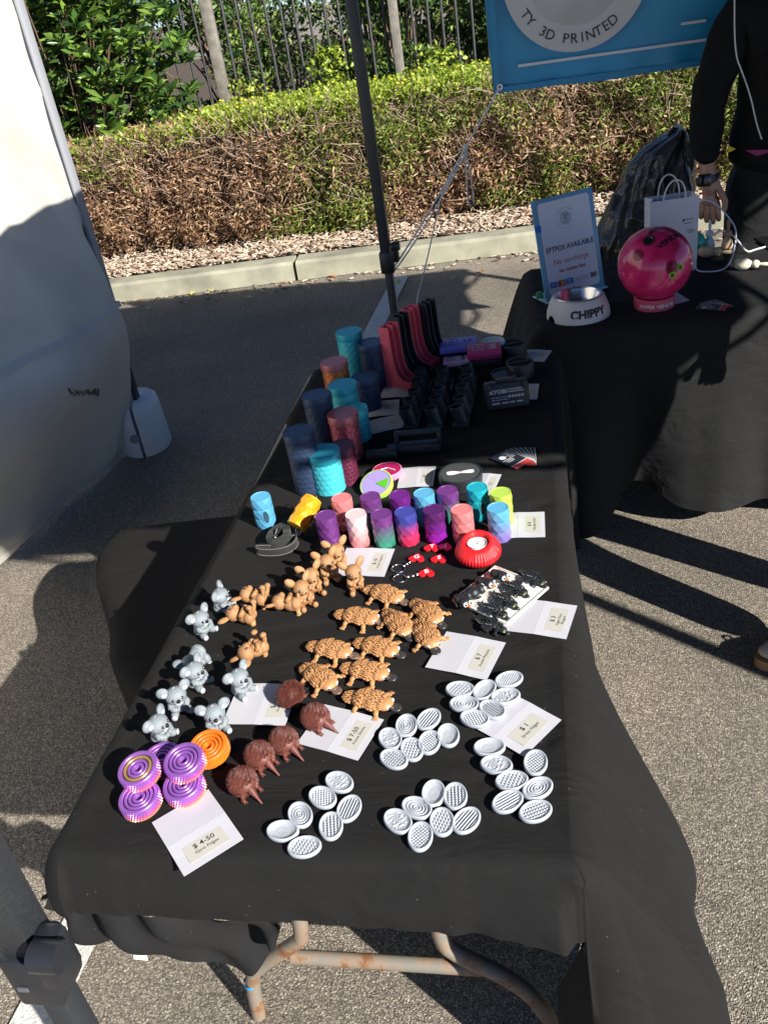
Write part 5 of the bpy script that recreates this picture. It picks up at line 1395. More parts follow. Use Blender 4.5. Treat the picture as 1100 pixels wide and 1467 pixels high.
for (px, h, r, b_, l, pat, lab) in [((463, 646), .098, .0375, TEALL, TEAL, 'hex', 'teal honeycomb jar nearest the front, partly in sunlight'), ((427, 617), .150, .0355, NAVY, NAVYL, 'scale', 'tall navy jar nearest the front beside the teal honeycomb one'),
        ((489, 637), .095, .0290, MAR, MAR, 'hex', 'small maroon jar tucked behind the teal honeycomb one'), ((490, 591), .118, .0365, ROSE, ROSEL, 'hex', 'rose and copper honeycomb jar in the middle of the jars'),
        ((453, 565), .150, .0360, NAVY, NAVYL, 'scale', 'tall navy jar left of the middle teal jar'), ((509, 584), .085, .0300, TEAL, TEALL, 'scale', 'short teal jar almost hidden behind the rose jar'),
        ((490, 550), .120, .0370, TEALL, TEAL, 'scale', 'teal jar in the middle row, right of the orange jar'), ((478, 517), .125, .0370, COP, ROSEL, 'diamond', 'copper orange jar with a rose lid'),
        ((522, 539), .090, .0360, NAVY, NAVYL, 'scale', 'short navy jar beside the nearest pink holder'), ((499, 474), .150, .0375, TEALL, TEAL, 'diamond', 'tall teal jar furthest back at the left'),
        ((530, 490), .130, .0360, NAVY, NAVYL, 'scale', 'navy jar in the back row between the tall teal jar and the pink holder')]:
    p = P(px[0], px[1], TZ + h); p.z = TZ + .0003; o = make_jar(lab, b_, l, r, h, pat); o.location = p

# ================================================================ UPRIGHT CHANNEL HOLDERS
def make_channel(label, m, m2):
    t = thing('upright_holder', label, 'upright holder', group='row of pink and black upright holders'); H = .175
    side = [(0, 0), (.082, 0), (.082, .022), (.060, .026), (.045, .038), (.036, .06), (.032, .09), (.030, H), (0, H)]
    mid = [(0, 0), (.070, 0), (.068, .012), (.045, .017), (.030, .030), (.022, .06), (.018, .09), (.017, H - .012), (0, H - .012)]
    W = .050
    M = Euler((PI / 2, 0, 0)).to_matrix().to_4x4()
    for y0, y1, pr, nm in ((-W / 2, -W / 2 + .004, side, 'side'), (W / 2 - .004, W / 2, side, 'side'), (-.0025, .0025, [(x * .93, z) for x, z in side], 'rib')):
        a = MB(); a.prism(pr, y1 - y0, Matrix.Translation((0, y1, 0)) @ M); a.build(nm, m, t, smooth=30)
    a = MB(); a.prism(mid, W - .009, Matrix.Translation((0, W / 2 - .0045, 0)) @ M); a.box((.004, 0, H - .006), (.008, W - .010, .012)); a.build('channel', m2, t, smooth=30)
    a = MB(); a.box((.074, 0, .011), (.008, W - .010, .022), bev=.002); a.build('toe', m, t)
    return t
PKL = plastic('pink_inner', (.62, .035, .07), .35); BKI = plastic('black_inner', (.008, .008, .009), .35)
for i, (px, m, m2, lab) in enumerate([((555, 462), K['pink'], PKL, 'pink upright channel holder nearest the front'), ((570, 447), K['black'], BKI, 'black upright channel holder between the two pink ones'),
        ((585, 437), K['pink'], PKL, 'pink upright channel holder second from the front'), ((609, 428), K['black'], BKI, 'black upright channel holder furthest back')]):
    p = P(px[0] - 5, px[1] + 5, TZ + .170); p.z = TZ + .0003
    o = make_channel(lab, m, m2); o.location = p; o.rotation_euler = (0, 0, R_(-28)); 

# ================================================================ BATTERY BOXES AND CASES
def fbox(name, label, cat, px, zt, dims, rz, top, base, txt, gap=True):
    p = P(px[0], px[1], TZ + zt); p.z = TZ + .0003
    t = thing(name, label, cat, p, rz); w_, d, h1 = dims; hb = zt - h1
    MB().box((0, 0, zt - h1 / 2), (w_, d, h1), bev=.005).build('lid', top, t)
    MB().box((0, 0, hb / 2), (w_ * .97, d * .95, hb - .0005), bev=.003).build('base', base, t)
    ik = K['ink'] if txt[1] else mat('pale_print', (.7, .6, .62), .5)
    text('lettering', txt[0], d * .42, ik, t, T(w_ * .26, 0, zt + .0006, 0, 0, PI / 2), bold=.0005)
    s = MB(); a, b_ = w_ * .15, d * .28; cx_ = -w_ * .18; th = .0011
    for q in ((0, b_, 2 * a, th), (0, -b_, 2 * a, th), (-a, 0, th, 2 * b_), (a, 0, th, 2 * b_)): s.box((cx_ + q[0], q[1], zt + .0004), (q[2], q[3], .0006))
    s.box((cx_, b_ + .002, zt + .0004), (a * .7, .003, .0006)); s.box((cx_, 0, zt + .0004), (a * 1.1, .0012, .0006)); s.box((cx_ + .002, 0, zt + .0007), (.0012, b_ * 1.1, .0006))
    s.build('battery_symbol', ik, t, smooth=0); return t
fbox('battery_box', 'lilac lidded battery box marked C, furthest back', 'battery box', (656, 489), .045, (.110, .075, .022), R_(4), plastic('lilac_print', (.36, .28, .80), .4), K['black'], ('C', 1))
fbox('battery_box', 'magenta lidded battery box marked AA', 'battery box', (693, 497), .050, (.095, .070, .026), R_(4), plastic('magenta_print', (.55, .03, .16), .4), K['black'], ('AA', 0))
fbox('battery_box', 'small pale pink battery box marked AAA, in front of the lilac one', 'battery box', (653, 513), .032, (.074, .042, .018), R_(4), plastic('palepink_print', (.66, .42, .58), .4), K['black'], ('AAA', 1))
def rcase(label, px, r, h, m, top=None, slots=2, name='round_case', cat='round case', rot=None):
    p = P(px[0], px[1], TZ + h); p.z = TZ + .0003
    t = thing(name, label, cat, p, .3)
    MB().lathe([(r * .97, 0), (r, .0015), (r, h * .45), (r * .985, h * .46), (r * .985, h * .5), (r, h * .51), (r, h - .002), (r * .97, h), (r * .9, h), (r * .88, h - .004)], 64).build('shell', m, t)
    if slots:
        s = MB()
        for k in (-1, 1):
            pts = [(r * .62 * math.cos(2 * PI * i / 20), r * .30 * math.sin(2 * PI * i / 20) + k * r * .38, h - .0036) for i in range(20)]; s.add(pts, [tuple(range(20))])
        s.build('finger_recess', mat('recess', (.004, .004, .004), .9), t, smooth=0)
        MB().box((0, 0, h - .002), (r * 1.6, r * .14, .004), bev=.001).build('bar', m, t)
    return t
rcase('black round case with two finger recesses, beside the far right price card', (735, 491), .037, .042, K['black'])
rcase('black round case just behind the black battery case', (744, 518), .038, .040, K['black'])
rcase('low black round case half hidden behind the black battery case', (722, 533), .036, .026, K['black'], slots=0)
rcase('white round pot behind the magenta battery box', (706, 488), .034, .046, plastic('whitepot', (.62, .68, .75), .5), slots=0, name='round_pot', cat='pot')
# tube racks
tubes = [[(586, 584), (591, 570), (598, 557), (602.5, 542), (605, 528)], [(622, 583), (629, 568), (633, 554), (635, 541), (637, 526)], [(658.5, 581), (664, 567), (666.5, 551), (672, 538), (672, 523)]]
dk = plastic('rack_print', (.024, .032, .036), .33)
for ci, col_ in enumerate(tubes):
    pp = [P(x, y, TZ + .050) for x, y in col_]; o0 = P(col_[2][0], col_[2][1], TZ + .05); o0.z = TZ
    t = thing('tube_rack', ['black rack of five oval tubes next to the price cards', 'black rack of five oval tubes, the middle one of three', 'black rack of five oval tubes next to the black battery case'][ci], 'tube rack', o0, 0, 'black tube racks')
    for p in pp:
        q = p - o0; q.z = 0; m = MB()
        M = T(q.x, q.y, .004, R_(6), R_(-10), R_(-20))
        m.lathe([(.0165, 0), (.0165, .048), (.0145, .048), (.0135, .010), (.001, .009)], 30, M @ Matrix.Diagonal((1.15, .85, 1, 1)), cap1=False); m.build('tube', dk, t, smooth=40)
    a, b_ = pp[0] - o0, pp[-1] - o0; a.z = b_.z = .004; d = (b_ - a).normalized(); m = MB(); L = (b_ - a).length + .045
    m.box((0, 0, 0), (.040, L, .008), M=Matrix.Translation((a + b_) / 2) @ Matrix.Rotation(math.atan2(d.y, d.x) - PI / 2, 4, 'Z'), bev=.002); m.build('base', dk, t)
# black battery case with printed back
def battcase():
    p = P(729, 588, TZ); t = thing('battery_case', 'black tool battery standing on edge with white printed label', 'battery', (p.x, p.y, TZ), heading(729, 588, 10, -1.4))
    M = T(0, 0, 0, R_(-14), 0, 0)
    dp = plastic('case_plastic', (.012, .013, .014), .32)
    MB().box((0, .022, .0385), (.112, .040, .072), bev=.009, M=M).build('shell', dp, t)
    m = MB(); m.box((0, .012, .078), (.050, .030, .008), bev=.003, M=M)
    for s in (-1, 1): m.box((s * .045, -.001, .062), (.012, .006, .018), bev=.002, M=M)
    m.build('latch', dp, t)
    w_ = mat('label_print', (.45, .45, .47), .5)
    Mf = M @ T(0, .0010, 0, PI / 2, 0, 0)
    Ms = M @ Matrix.Translation((0, .0010, 0)) @ Euler((PI / 2, 0, 0)).to_matrix().to_4x4()
    text('lettering', 'RYOBI', .0135, w_, t, Ms @ T(-.022, .050, .0), bold=.0006, sx=1.15)
    s = MB(); rr = random.Random(2)
    for r_ in range(2): s.box((.022, .054 - r_ * .006, 0), (.040, .0026, .0005), M=Ms)
    for r_ in range(2):
        x = -.04
        while x < .0: w2 = rr.uniform(.003, .008); s.box((x + w2 / 2, .036 - r_ * .006, 0), (w2, .0016, .0005), M=Ms); x += w2 + .002
    for k in range(5): s.box((.006 + k * .008, .036, 0), (.0055, .0060, .0005), M=Ms)
    for x, w2 in ((-.030, .020), (-.006, .016), (.012, .012), (.030, .014)): s.box((x, .021, 0), (w2, .0035, .0005), M=Ms)
    s.build('label_print', w_, t, smooth=0)
battcase()
# black stand frame and bar
def stand():
    p = P(598, 646, TZ); t = thing('tool_mount', 'black angular mount bracket lying in front of the tube racks', 'bracket', (p.x, p.y, TZ), heading(598, 646, 10, -.8))
    m = MB(); m.box((0, 0, .012), (.115, .030, .022), bev=.003); m.build('base', dk, t)
    m = MB(); m.box((.004, .014, .044), (.112, .012, .010), bev=.002); m.build('top_bar', dk, t)
    for x in (-.048, .055): MB().box((x, .010, .030), (.010, .014, .030), bev=.002).build('post', dk, t)
    m = MB(); m.lathe([(.009, 0), (.009, .030)], 20, T(.048, -.016, .012, -PI / 2)); m.box((-.064, -.002, .015), (.014, .024, .012), bev=.002); m.build('socket', dk, t)
    p = P(548, 656, TZ); t = thing('black_bar', 'low black rounded bar left of the mount bracket', 'bar', (p.x, p.y, TZ), heading(548, 656, 10, -.8))
    MB().box((0, 0, .011), (.075, .022, .020), bev=.004).build('bar', dk, t); MB().box((.030, 0, .0225), (.012, .016, .003), bev=.001).build('tab', dk, t)
stand()
# round tins
def disc(name, lab, cat, px, z, r, h, tilt, top, side, rz):
    p = P(px[0], px[1], TZ + z); t = thing(name, lab, cat, p, 0, rot=(tilt[0], tilt[1], rz))
    MB().lathe([(r * .97, -h), (r, -h + .002), (r, -h * .55), (r * 1.03, -h * .5), (r * 1.03, -.001), (r * 1.0, .0), (r * .95, 0)], 64, cap1=False).build('rim', side, t, smooth=30)
    MB().lathe([(r * .955, -.004), (r * .955, -.0012)], 64).build('face', top, t, smooth=30); return t
lil = plastic('lilac_face', (.36, .28, .66), .45); lime = plastic('lime_rim', (.42, .72, .10), .4)
t = disc('round_tin', 'lilac faced round tin with lime green rim and wedge, leaning on the magenta tin', 'tin', (538, 692), .022, .0365, .018, (R_(24), R_(-10)), lil, lime, 0)
w_ = MB(); pts = [(0, 0)] + [(.029 * math.cos(a), .029 * math.sin(a)) for a in [R_(d_) for d_ in range(-40, 16, 5)]]
w_.prism(pts, .0012, z0=-.001); w_.build('wedge', plastic('wedge_green', (.10, .45, .02), .4), t, smooth=0)
t = disc('round_tin', 'magenta faced round tin with pale pink rim behind the lilac tin', 'tin', (554, 672), .017, .0335, .016, (0, 0), plastic('mag_face', (.42, .01, .09), .35), plastic('pinkrim', (.75, .25, .38), .4), 0)
MB().tube([(-.018, -.004, .0005), (0, .006, .0005), (.02, -.006, .0005)], .0010, 6).build('printed_line', K['eyew'], t)
t = disc('round_box', 'black lidded round box with a white bowling pin inlaid on its grey top', 'round box', (659, 676), .030, .0470, .030, (0, 0), plastic('greyface', (.055, .057, .058), .6), K['black'], R_(6))
pin = [(-.030, .0035), (-.028, .0052), (-.022, .0058), (-.014, .0050), (-.006, .0030), (.0, .0022), (.006, .0034), (.014, .0062), (.022, .0068), (.028, .0055), (.030, .003)]
pin = [(-x, y) for x, y in pin]
MB().prism([(x, y) for x, y in pin] + [(x, -y) for x, y in reversed(pin)], .0016, z0=-.0013).build('bowling_pin', K['eyew'], t, smooth=0)
s = MB()
for x in (-.001, .0035): s.box((x, 0, .0004), (.0018, .0056, .0004))
s.build('pin_stripe', K['red'], t, smooth=0)

# business card fans
def fan(px, py, n, rz, lab, sp=.11):
    p = P(px, py, TZ); root = thing('card_fan', lab, 'business cards', (p.x, p.y, TZ + .0004), rz)
    cm = mat('bizcard_dark', (.02, .022, .03), .35); rm = mat('bizcard_red', (.62, .06, .05), .4); wm = mat('bizcard_white', (.7, .7, .72), .4)
    for i in range(n):
        M = Matrix.Rotation(-sp * (n - 1 - i), 4, 'Z') @ Matrix.Translation((0, .042, .0006 * i + .0003))
        c = MB().box((0, 0, 0), (.052, .085, .0004), M=M).build('business_card', cm, root, smooth=0)
        b_ = MB().box((.0, -.0340, .00034), (.051, .0160, .0002), M=M); b_.build('red_band', rm, c, smooth=0)
        b_ = MB().box((0, -.0245, .00034), (.051, .0020, .0002), M=M); b_.box((.0252, 0, .0003), (.0012, .084, .0003), M=M); b_.build('white_edge', wm, c, smooth=0)
        if i == n - 1:
            b_ = MB(); b_.lathe([(.0085, 0), (.0085, .0002)], 24, M @ T(-.008, .020, .0003)); b_.build('logo', wm, c, smooth=0)
            b_ = MB()
            for k in range(6): b_.box((.012, .034 - k * .0055, .0004), (.018 - .003 * (k % 3), .0016, .0002), M=M)
            for k in range(3): b_.box((-.006, .006 - k * .006, .0004), (.030 - .005 * k, .0016, .0002), M=M)
            b_.build('printed_text', wm, c, smooth=0)
fan(752, 668, 7, heading(752, 668, -7, -5) - PI / 2 + .25, 'fan of dark business cards with red ends on the front table', .13)

# ================================================================ REAR TABLE GOODS
def lip(n, a, b_): return [a.lerp(b_, i / n) for i in range(n + 1)]
def sign():
    a = P(783, 433, TZ + .006); b_ = P(867, 409, TZ + .006); xv = (b_ - a); W = xv.length; xv.normalize()
    rz = math.atan2(xv.y, xv.x); H = .315
    root = thing('counter_sign', 'pale blue acrylic stand sign saying eftpos available', 'sign', (a + b_) / 2 + Vector((0, 0, -.005)), rz)
    M = Euler((R_(-12), 0, 0)).to_matrix().to_4x4()
    ac = mat('blue_frame', (.16, .36, .55), .25, bump=.03, bscale=40)
    MB().box((0, .004, H / 2 + .004), (W, .005, H), M=M, bev=.0015).build('panel', ac, root)
    MB().box((0, .035, .0035), (W * 1.02, .10, .004), bev=.0015).build('stand_base', mat('clear_base', (.3, .5, .62), .2), root)
    MB().prism([(W * .42 * x, H * .455 * y) for x, y in [(-1, -.94), (-.93, -1), (.93, -1), (1, -.94), (1, .94), (.93, 1), (-.93, 1), (-1, .94)]], .0008, M @ T(0, .0003, H * .505 + .004, PI / 2, 0, 0)).build('paper', mat('sign_paper', (.66, .68, .78), .35), root, smooth=0)
    MB().box((-W * .46, -.0004, H * .74), (W * .09, .006, .020), M=M, bev=.0006).build('blue_tape', mat('masking_tape', (.02, .16, .55), .6), root)
    Ms = M @ T(0, -.0012, 0, PI / 2, 0, 0); k_ = mat('sign_ink', (.03, .035, .06), .5); r_ = mat('sign_red', (.42, .09, .05), .5); g_ = mat('sign_grey', (.28, .30, .36), .5)
    text('lettering', 'EFTPOS AVAILABLE', .0222, k_, root, Ms @ T(.002, .160, 0), bold=.0005, sx=.93)
    text('lettering', 'No surcharge', .0235, r_, root, Ms @ T(0, .119, 0))
    text('lettering', 'No hidden fees', .0160, r_, root, Ms @ T(0, .090, 0), bold=.0003)
    cz = .247; s = MB(); n = 48
    lg = MB(); lg.lathe([(.0, 0), (.0215, 0), (.0215, .0003), (.0, .0003)], 40, Ms @ T(.0, cz, 0), cap0=False, cap1=False); lg.build('logo_disc', mat('logo_pale', (.45, .49, .60), .5), root, smooth=0)
    s.box((0, cz + .012, .0005), (.026, .0035, .0004), M=Ms); s.box((0, cz + .005, .0005), (.013, .009, .0004), M=Ms)
    s.add([(-.0065, cz, .0006), (.0065, cz, .0006), (.0015, cz - .009, .0006), (-.0015, cz - .009, .0006)], [(0, 3, 2, 1)], M=Ms); s.box((0, cz - .0135, .0005), (.022, .003, .0004), M=Ms)
    s.build('printer_logo', g_, root, smooth=0)
    tm = []
    for st, a0, a1, sz, mm in (('Creative Layers', 150, 30, .0088, r_), ('QUALITY 3D PRINTED', 200, 340, .0058, g_)):
        up = a1 < a0; ls = []
        for i, ch in enumerate(st):
            if ch == ' ': continue
            a_ = R_(a0 + (a1 - a0) * i / (len(st) - 1)); rr_ = .0315
            ls.append(text('lettering', ch, sz, mm, root, Ms @ T(rr_ * math.cos(a_), cz + rr_ * math.sin(a_), 0, 0, 0, a_ - PI / 2 if up else a_ + PI / 2)))
        textmesh_join(ls, 'lettering', root)
    x0 = -W * .345
    for i, (c_, tx) in enumerate([((.05, .22, .5), 'EFT'), ((.30, .10, .10), ''), ((.04, .20, .62), 'AM\nEX'), ((.62, .64, .74), 'Pay'), ((.62, .64, .74), 'G Pay'), ((.55, .56, .66), 'JCB')]):
        x = x0 + i * W * .135
        ic = MB().box((x, .052, .0003), (W * .118, .0185, .0004), M=Ms).build('payment_icon', mat('icon', c_, .5), root, smooth=0)
        if tx: text('lettering', tx, .0075 if len(tx) < 4 else .006, K['ink'] if i > 2 else K['eyew'], ic, Ms @ T(x, .052, .0009))
        if i == 5:
            for k, cc in enumerate([(.03, .10, .45), (.5, .04, .04), (.03, .32, .10)]): MB().box((x - .008 + .008 * k, .052, .0005), (.0066, .016, .0004), M=Ms).build('card_stripe', mat('stripe', cc, .5), ic, smooth=0)
        if i == 1:
            for k, cc in enumerate([(.55, .05, .04), (.7, .4, .06)]): MB().lathe([(.0062, 0), (.0062, .0004)], 20, Ms @ T(x - .0035 + .007 * k, .052, .0004 + .0003 * k)).build('card_circle', mat('circ', cc, .5), ic, smooth=0)
    return root
sign()
p = P(773, 428, TZ + .01)
g_ = MB().box((0, 0, .011), (.022, .03, .022), bev=.004).build('green_box', mat('green_box', (.02, .22, .06), .5), None, loc=(p.x, p.y + .03, TZ)); tag(g_, 'tiny green box half hidden behind the left foot of the eftpos sign', 'box')
def wrap_cyl(o, R, a0, z0, slope=0):
    """bend a flat text mesh (x right, y up) round a vertical cone"""
    for v in o.data.vertices:
        x, y, z = v.co; r = R + slope * y + z; a = a0 + x / R; v.co = (r * math.cos(a), r * math.sin(a), z0 + y)
def bowl():
    p = P(829, 455, TZ); p.y += .03; root = thing('dog_bowl', 'white dog bowl with steel insert lettered CHIPPY', 'dog bowl', (p.x, p.y, TZ + .0003), scale=.94)
    h = .068; m = MB(); n = 120
    def zb(a):
        d = abs(((a - R_(-145) + PI / 4 + PI) % (PI / 1) ) - PI / 4) if False else min(abs((a - c + PI) % (2 * PI) - PI) for c in (R_(-150), R_(30), R_(120), R_(-60 - 0)) if c != R_(-60))
        return .020 * math.sqrt(max(0, 1 - (d / .19) ** 2))
    vs = []
    prof = [(.103, 0), (.101, .02), (.092, .045), (.083, h - .003), (.080, h), (.071, h), (.069, h - .003)]
    for k, (r, z) in enumerate(prof):
        for i in range(n):
            a = 2 * PI * i / n; zz = max(z, zb(a)) if k == 0 else (max(z, zb(a) + .002) if k == 1 else z)
            rr_ = r if k else r - zz * .12; vs.append((rr_ * math.cos(a), rr_ * math.sin(a), zz))
    m.add(vs, [(k * n + i, k * n + (i + 1) % n, (k + 1) * n + (i + 1) % n, (k + 1) * n + i) for k in range(len(prof) - 1) for i in range(n)])
    m.build('stand', mat('bowl_white', (.62, .61, .62), .5, nscale=900, nvar=.15, bump=.15, bscale=900), root)
    MB().lathe([(.0775, h + .0008), (.0765, h + .0022), (.070, h + .0022), (.066, h - .004), (.060, h - .030), (.050, h - .040), (.001, h - .042)], 60, cap0=False, cap1=False).build('steel_insert', mat('bowl_steel', (.75, .75, .75), .25, 1.0), root)
    o = text('lettering', 'CHIPPY', .034, K['ink'], root, depth=.0018, bold=.0016, sx=1.05)
    wrap_cyl(o, .0965, R_(-72), .030, slope=-.27); o.matrix_local = Matrix.Identity(4)
bowl()
def ball():
    c = P(938, 377, TZ + .022 + .1085); root = thing('bowling_ball', 'glossy crimson pink bowling ball with a finger hole, green rimmed inserts and VENOM lettering', 'bowling ball', (c.x, c.y, c.z)); R = .1085
    m, n, l, b = nodes('ball_pearl'); tc = n.new('ShaderNodeTexCoord'); t = n.new('ShaderNodeTexNoise'); t.inputs['Scale'].default_value = 9; t.inputs['Detail'].default_value = 5; t.inputs['Distortion'].default_value = 1.5
    l.new(tc.outputs['Object'], t.inputs[0]); r = n.new('ShaderNodeValToRGB'); r.color_ramp.elements[0].position = .35; r.color_ramp.elements[0].color = (.55, .012, .09, 1); r.color_ramp.elements[1].position = .7; r.color_ramp.elements[1].color = (.85, .04, .22, 1)
    l.new(t.outputs[0], r.inputs[0]); l.new(r.outputs[0], b.inputs['Base Color']); b.inputs['Roughness'].default_value = .18; b.inputs['Coat Weight'].default_value = .5; b.inputs['Coat Roughness'].default_value = .08
    MB().ell((0, 0, 0), (R, R, R), n=72).build('ball', m, root, smooth=180)
    cam_dir = (Vector((0, 0, HC)) - c)
    def hit(px, py):
        d = Vector(RM @ np.array([px - CX, py - CY, F])).normalized(); o = Vector((0, 0, HC)) - c
        bq = o.dot(d); disc_ = bq * bq - (o.dot(o) - R * R)
        if disc_ < 0: disc_ = 0
        return (o + d * (-bq - math.sqrt(disc_))).normalized()
    def spot(px, py, r0, h, mm, name, ring=None):
        nn = hit(px, py); M = nn.to_track_quat('Z', 'Y').to_matrix().to_4x4()
        pr = [(r0 * k / 6, math.sqrt((R + h) ** 2 - (r0 * k / 6) ** 2)) for k in range(6, -1, -1)]; pr[-1] = (.0002, pr[-1][1])
        MB().lathe(pr, 32, M, cap0=False).build(name, mm, root, smooth=60)
        if ring:
            zz = math.sqrt(R * R - r0 * r0); MB().lathe([(r0 * .82, zz + .0006), (r0, zz + .0026), (r0 * 1.28, zz + .0022), (r0 * 1.34, zz - .001)], 32, M, cap0=False, cap1=False).build(name + '_rim', ring, root)
    dk_ = mat('ball_dark', (.012, .01, .012), .4); sp = mat('ball_spot', (.22, .01, .045), .2)
    spot(929, 344, .0085 * 1.55, .0003, dk_, 'thumb_hole', mat('hole_ring', (.03, .02, .03), .3))
    spot(914, 365, .0170, .0002, sp, 'pin_marker'); spot(963, 383, .0200, .0002, sp, 'pin_marker')
    gm = mat('insert_green', (.30, .65, .03), .4); gd = mat('insert_dark', (.05, .10, .01), .6)
    spot(974, 382, .0078, .0006, gd, 'finger_hole', gm); spot(963, 394, .0078, .0006, gd, 'finger_hole', gm); spot(969, 402, .0032, .0006, dk_, 'small_hole')
    # lettering wrapped on the sphere
    def wrap(o, px, py, px2, py2):
        nn = hit(px, py); e = hit(px2, py2); xv = (e - nn); xv = (xv - nn * xv.dot(nn)).normalized(); yv = nn.cross(xv)
        for v in o.data.vertices:
            q = nn * R + xv * v.co.x + yv * v.co.y; v.co = q.normalized() * (R + .0006)
        o.matrix_local = Matrix.Identity(4)
    def dense(o):
        bm = bmesh.new(); bm.from_mesh(o.data); bmesh.ops.triangulate(bm, faces=bm.faces[:]); bmesh.ops.subdivide_edges(bm, edges=bm.edges[:], cuts=2, use_grid_fill=True); bm.to_mesh(o.data); bm.free()
    o = text('lettering', 'VENOM', .023, dk_, root, bold=.0009, sx=1.25); dense(o); wrap(o, 960, 342, 985, 330)
    s = MB(); s.tube([(-.028, .002, 0), (-.016, .012, 0), (.002, .012, 0), (.018, .014, 0), (.026, .004, 0), (.014, -.004, 0)], [.001, .003, .002, .003, .002, .001], 4); s.tube([(-.024, 0, 0), (-.008, .004, 0), (.006, -.002, 0)], [.001, .004, .001], 4); s.tube([(-.012, .010, 0), (-.016, -.002, 0)], .003, 4)
    o = s.build('logo_mark', dk_, root)
    wrap(o, 940, 330, 965, 326)
    st = thing('ball_stand', 'short pink ring stand printed HYPER VENOM under the bowling ball', 'ball stand', (c.x, c.y, TZ + .0003))
    MB().lathe([(.060, 0), (.0600, .034), (.056, .0345), (.054, .0)], 64, cap0=False, cap1=False).build('ring', plastic('stand_pink', (.72, .09, .17), .4), st)
    o = text('lettering', 'HYPER VENOM', .0155, K['eyew'], st, depth=.0004, bold=.0002, sx=1.08); wrap_cyl(o, .0606, R_(-88), .0145)
ball()
# papers and card fan on rear table
c_ = [P(*q, TZ + .001) for q in [(938, 436), (962, 414), (988, 430), (951, 440)]]
o = MB().add([tuple(v) for v in c_] + [(v.x, v.y, v.z + .0005) for v in c_], [(0, 1, 2, 3)[::-1], (4, 5, 6, 7), (0, 1, 5, 4), (1, 2, 6, 5), (2, 3, 7, 6), (3, 0, 4, 7)]).build('price_note', K['card'], None, smooth=0)
tag(o, 'small white card on the rear table beneath the bowling ball stand', 'card')
fan(1041, 442, 5, heading(1041, 442, -7, -1.2) - PI / 2 + .3, 'fan of dark and red business cards on the rear table beside the bowling ball', .16)
# paper bag
def pbag():
    a = P(962, 393, TZ); root = thing('paper_bag', 'white paper carry bag with twisted handles standing behind the bowling ball', 'paper bag', (a.x, a.y + .05, TZ + .0003), R_(8))
    w_, d, h = .155, .07, .240; pm = mat('bag_paper', (.60, .62, .72), .6, bump=.1, bscale=60)
    def ringp(z, k): 
        g = .012 * (z / h) * k; return [(-w_ / 2, -d / 2, z), (w_ / 2, -d / 2, z), (w_ / 2, 0 - g * 0, z), (w_ / 2, d / 2, z), (-w_ / 2, d / 2, z), (-w_ / 2, 0, z)]
    m = MB(); zs = [0, h * .33, h * .66, h]; vs = []
    for z in zs:
        pin_ = .018 * (z / h); vs += [(-w_ / 2, -d / 2, z), (w_ / 2, -d / 2, z), (w_ / 2 - pin_, 0, z), (w_ / 2, d / 2, z), (-w_ / 2, d / 2, z), (-w_ / 2 + pin_, 0, z)]
    m.add(vs, [(k * 6 + i, k * 6 + (i + 1) % 6, (k + 1) * 6 + (i + 1) % 6, (k + 1) * 6 + i) for k in range(3) for i in range(6)] + [(5, 4, 3, 2, 1, 0)])
    m.build('bag_body', pm, root, smooth=0)
    for s in (-1, 1):
        y = s * (d / 2 - .004); pts = [(.035 * math.cos(PI - PI * k / 14), y + .012 * math.sin(PI * k / 14) * s, h - .02 + .080 * math.sin(PI * k / 14) ** .75) for k in range(15)]
        MB().tube([(-.035, y, h - .04)] + pts + [(.035, y, h - .04)], .0022, 6).build('handle', K['rope'], root)
    s = MB(); rr = random.Random(6)
    for k in range(2): s.box((.045, -d / 2 - .0006, .17 - k * .012), (.034 - k * .012, .0004, .0022))
    s.box((.030, -d / 2 - .0006, .168), (.006, .0004, .008)); s.box((.052, -d / 2 - .0006, .135), (.026, .0004, .0022)); s.box((.054, -d / 2 - .0006, .128), (.020, .0004, .0022))
    s.build('printed_text', K['ink'], root, smooth=0)
pbag()
# wooden bunny pegs
def bunny(lab, px, hh, m, lying=None, ears=None):
    p = P(px[0], px[1], TZ); root = thing('bunny_figure', lab, 'bunny figure', (p.x, p.y, TZ + .0005), 0, 'turned wooden bunny figures')
    m1 = MB(); m1.lathe([(.012, 0), (.017, .006), (.0195, .020), (.017, .036), (.010, .047), (.006, .050)], 32); m1.build('body', m, root, smooth=60)
    m2 = MB(); m2.ell((0, 0, .061), (.0135, .0135, .0135), n=20); m2.build('head', ears or m, root, smooth=180)
    for s in (-1, 1): MB().ell((0, s * .0065, .088), (.0042, .0042, .0200), n=12, rot=(s * -.12, 0, 0)).build('ear', ears or m, root, smooth=180)
    if lying is not None:
        root.location.z = TZ + .019; hd = heading(px[0], px[1], *lying); root.rotation_euler = (0, PI / 2 , hd)
    return root
wood = mat('pale_wood', (.62, .45, .27), .55, nscale=30, nvar=.15); cream_ = mat('painted_cream', (.72, .70, .52), .5); blueish = mat('painted_paleblue', (.52, .62, .70), .5)
pinkw = mat('wood_dark', (.40, .24, .17), .55, nscale=30, nvar=.15)
bunny('pale blue painted bunny figure standing right of the paper bag', (1015, 360), 1, blueish)
bunny('plain wooden bunny figure standing under the hand', (1041, 360), 1, wood, ears=pinkw)
bunny('plain wooden bunny figure lying on its side in front of the standing ones', (1001, 368), 1, wood, lying=(10, .2), ears=wood)
bunny('cream painted bunny figure lying in the sunlight near the right edge', (1053, 386), 1, cream_, lying=(10, .1))
o = MB().lathe([(.012, 0), (.026, .008), (.034, .026), (.034, .045), (.026, .062), (.012, .070)], 32).build('green_cup', mat('mint', (.03, .36, .27), .35), None, loc=(*P(995, 362, TZ).xy, TZ), smooth=60); tag(o, 'mint green rounded cup between the paper bag and the pale blue bunny', 'cup')
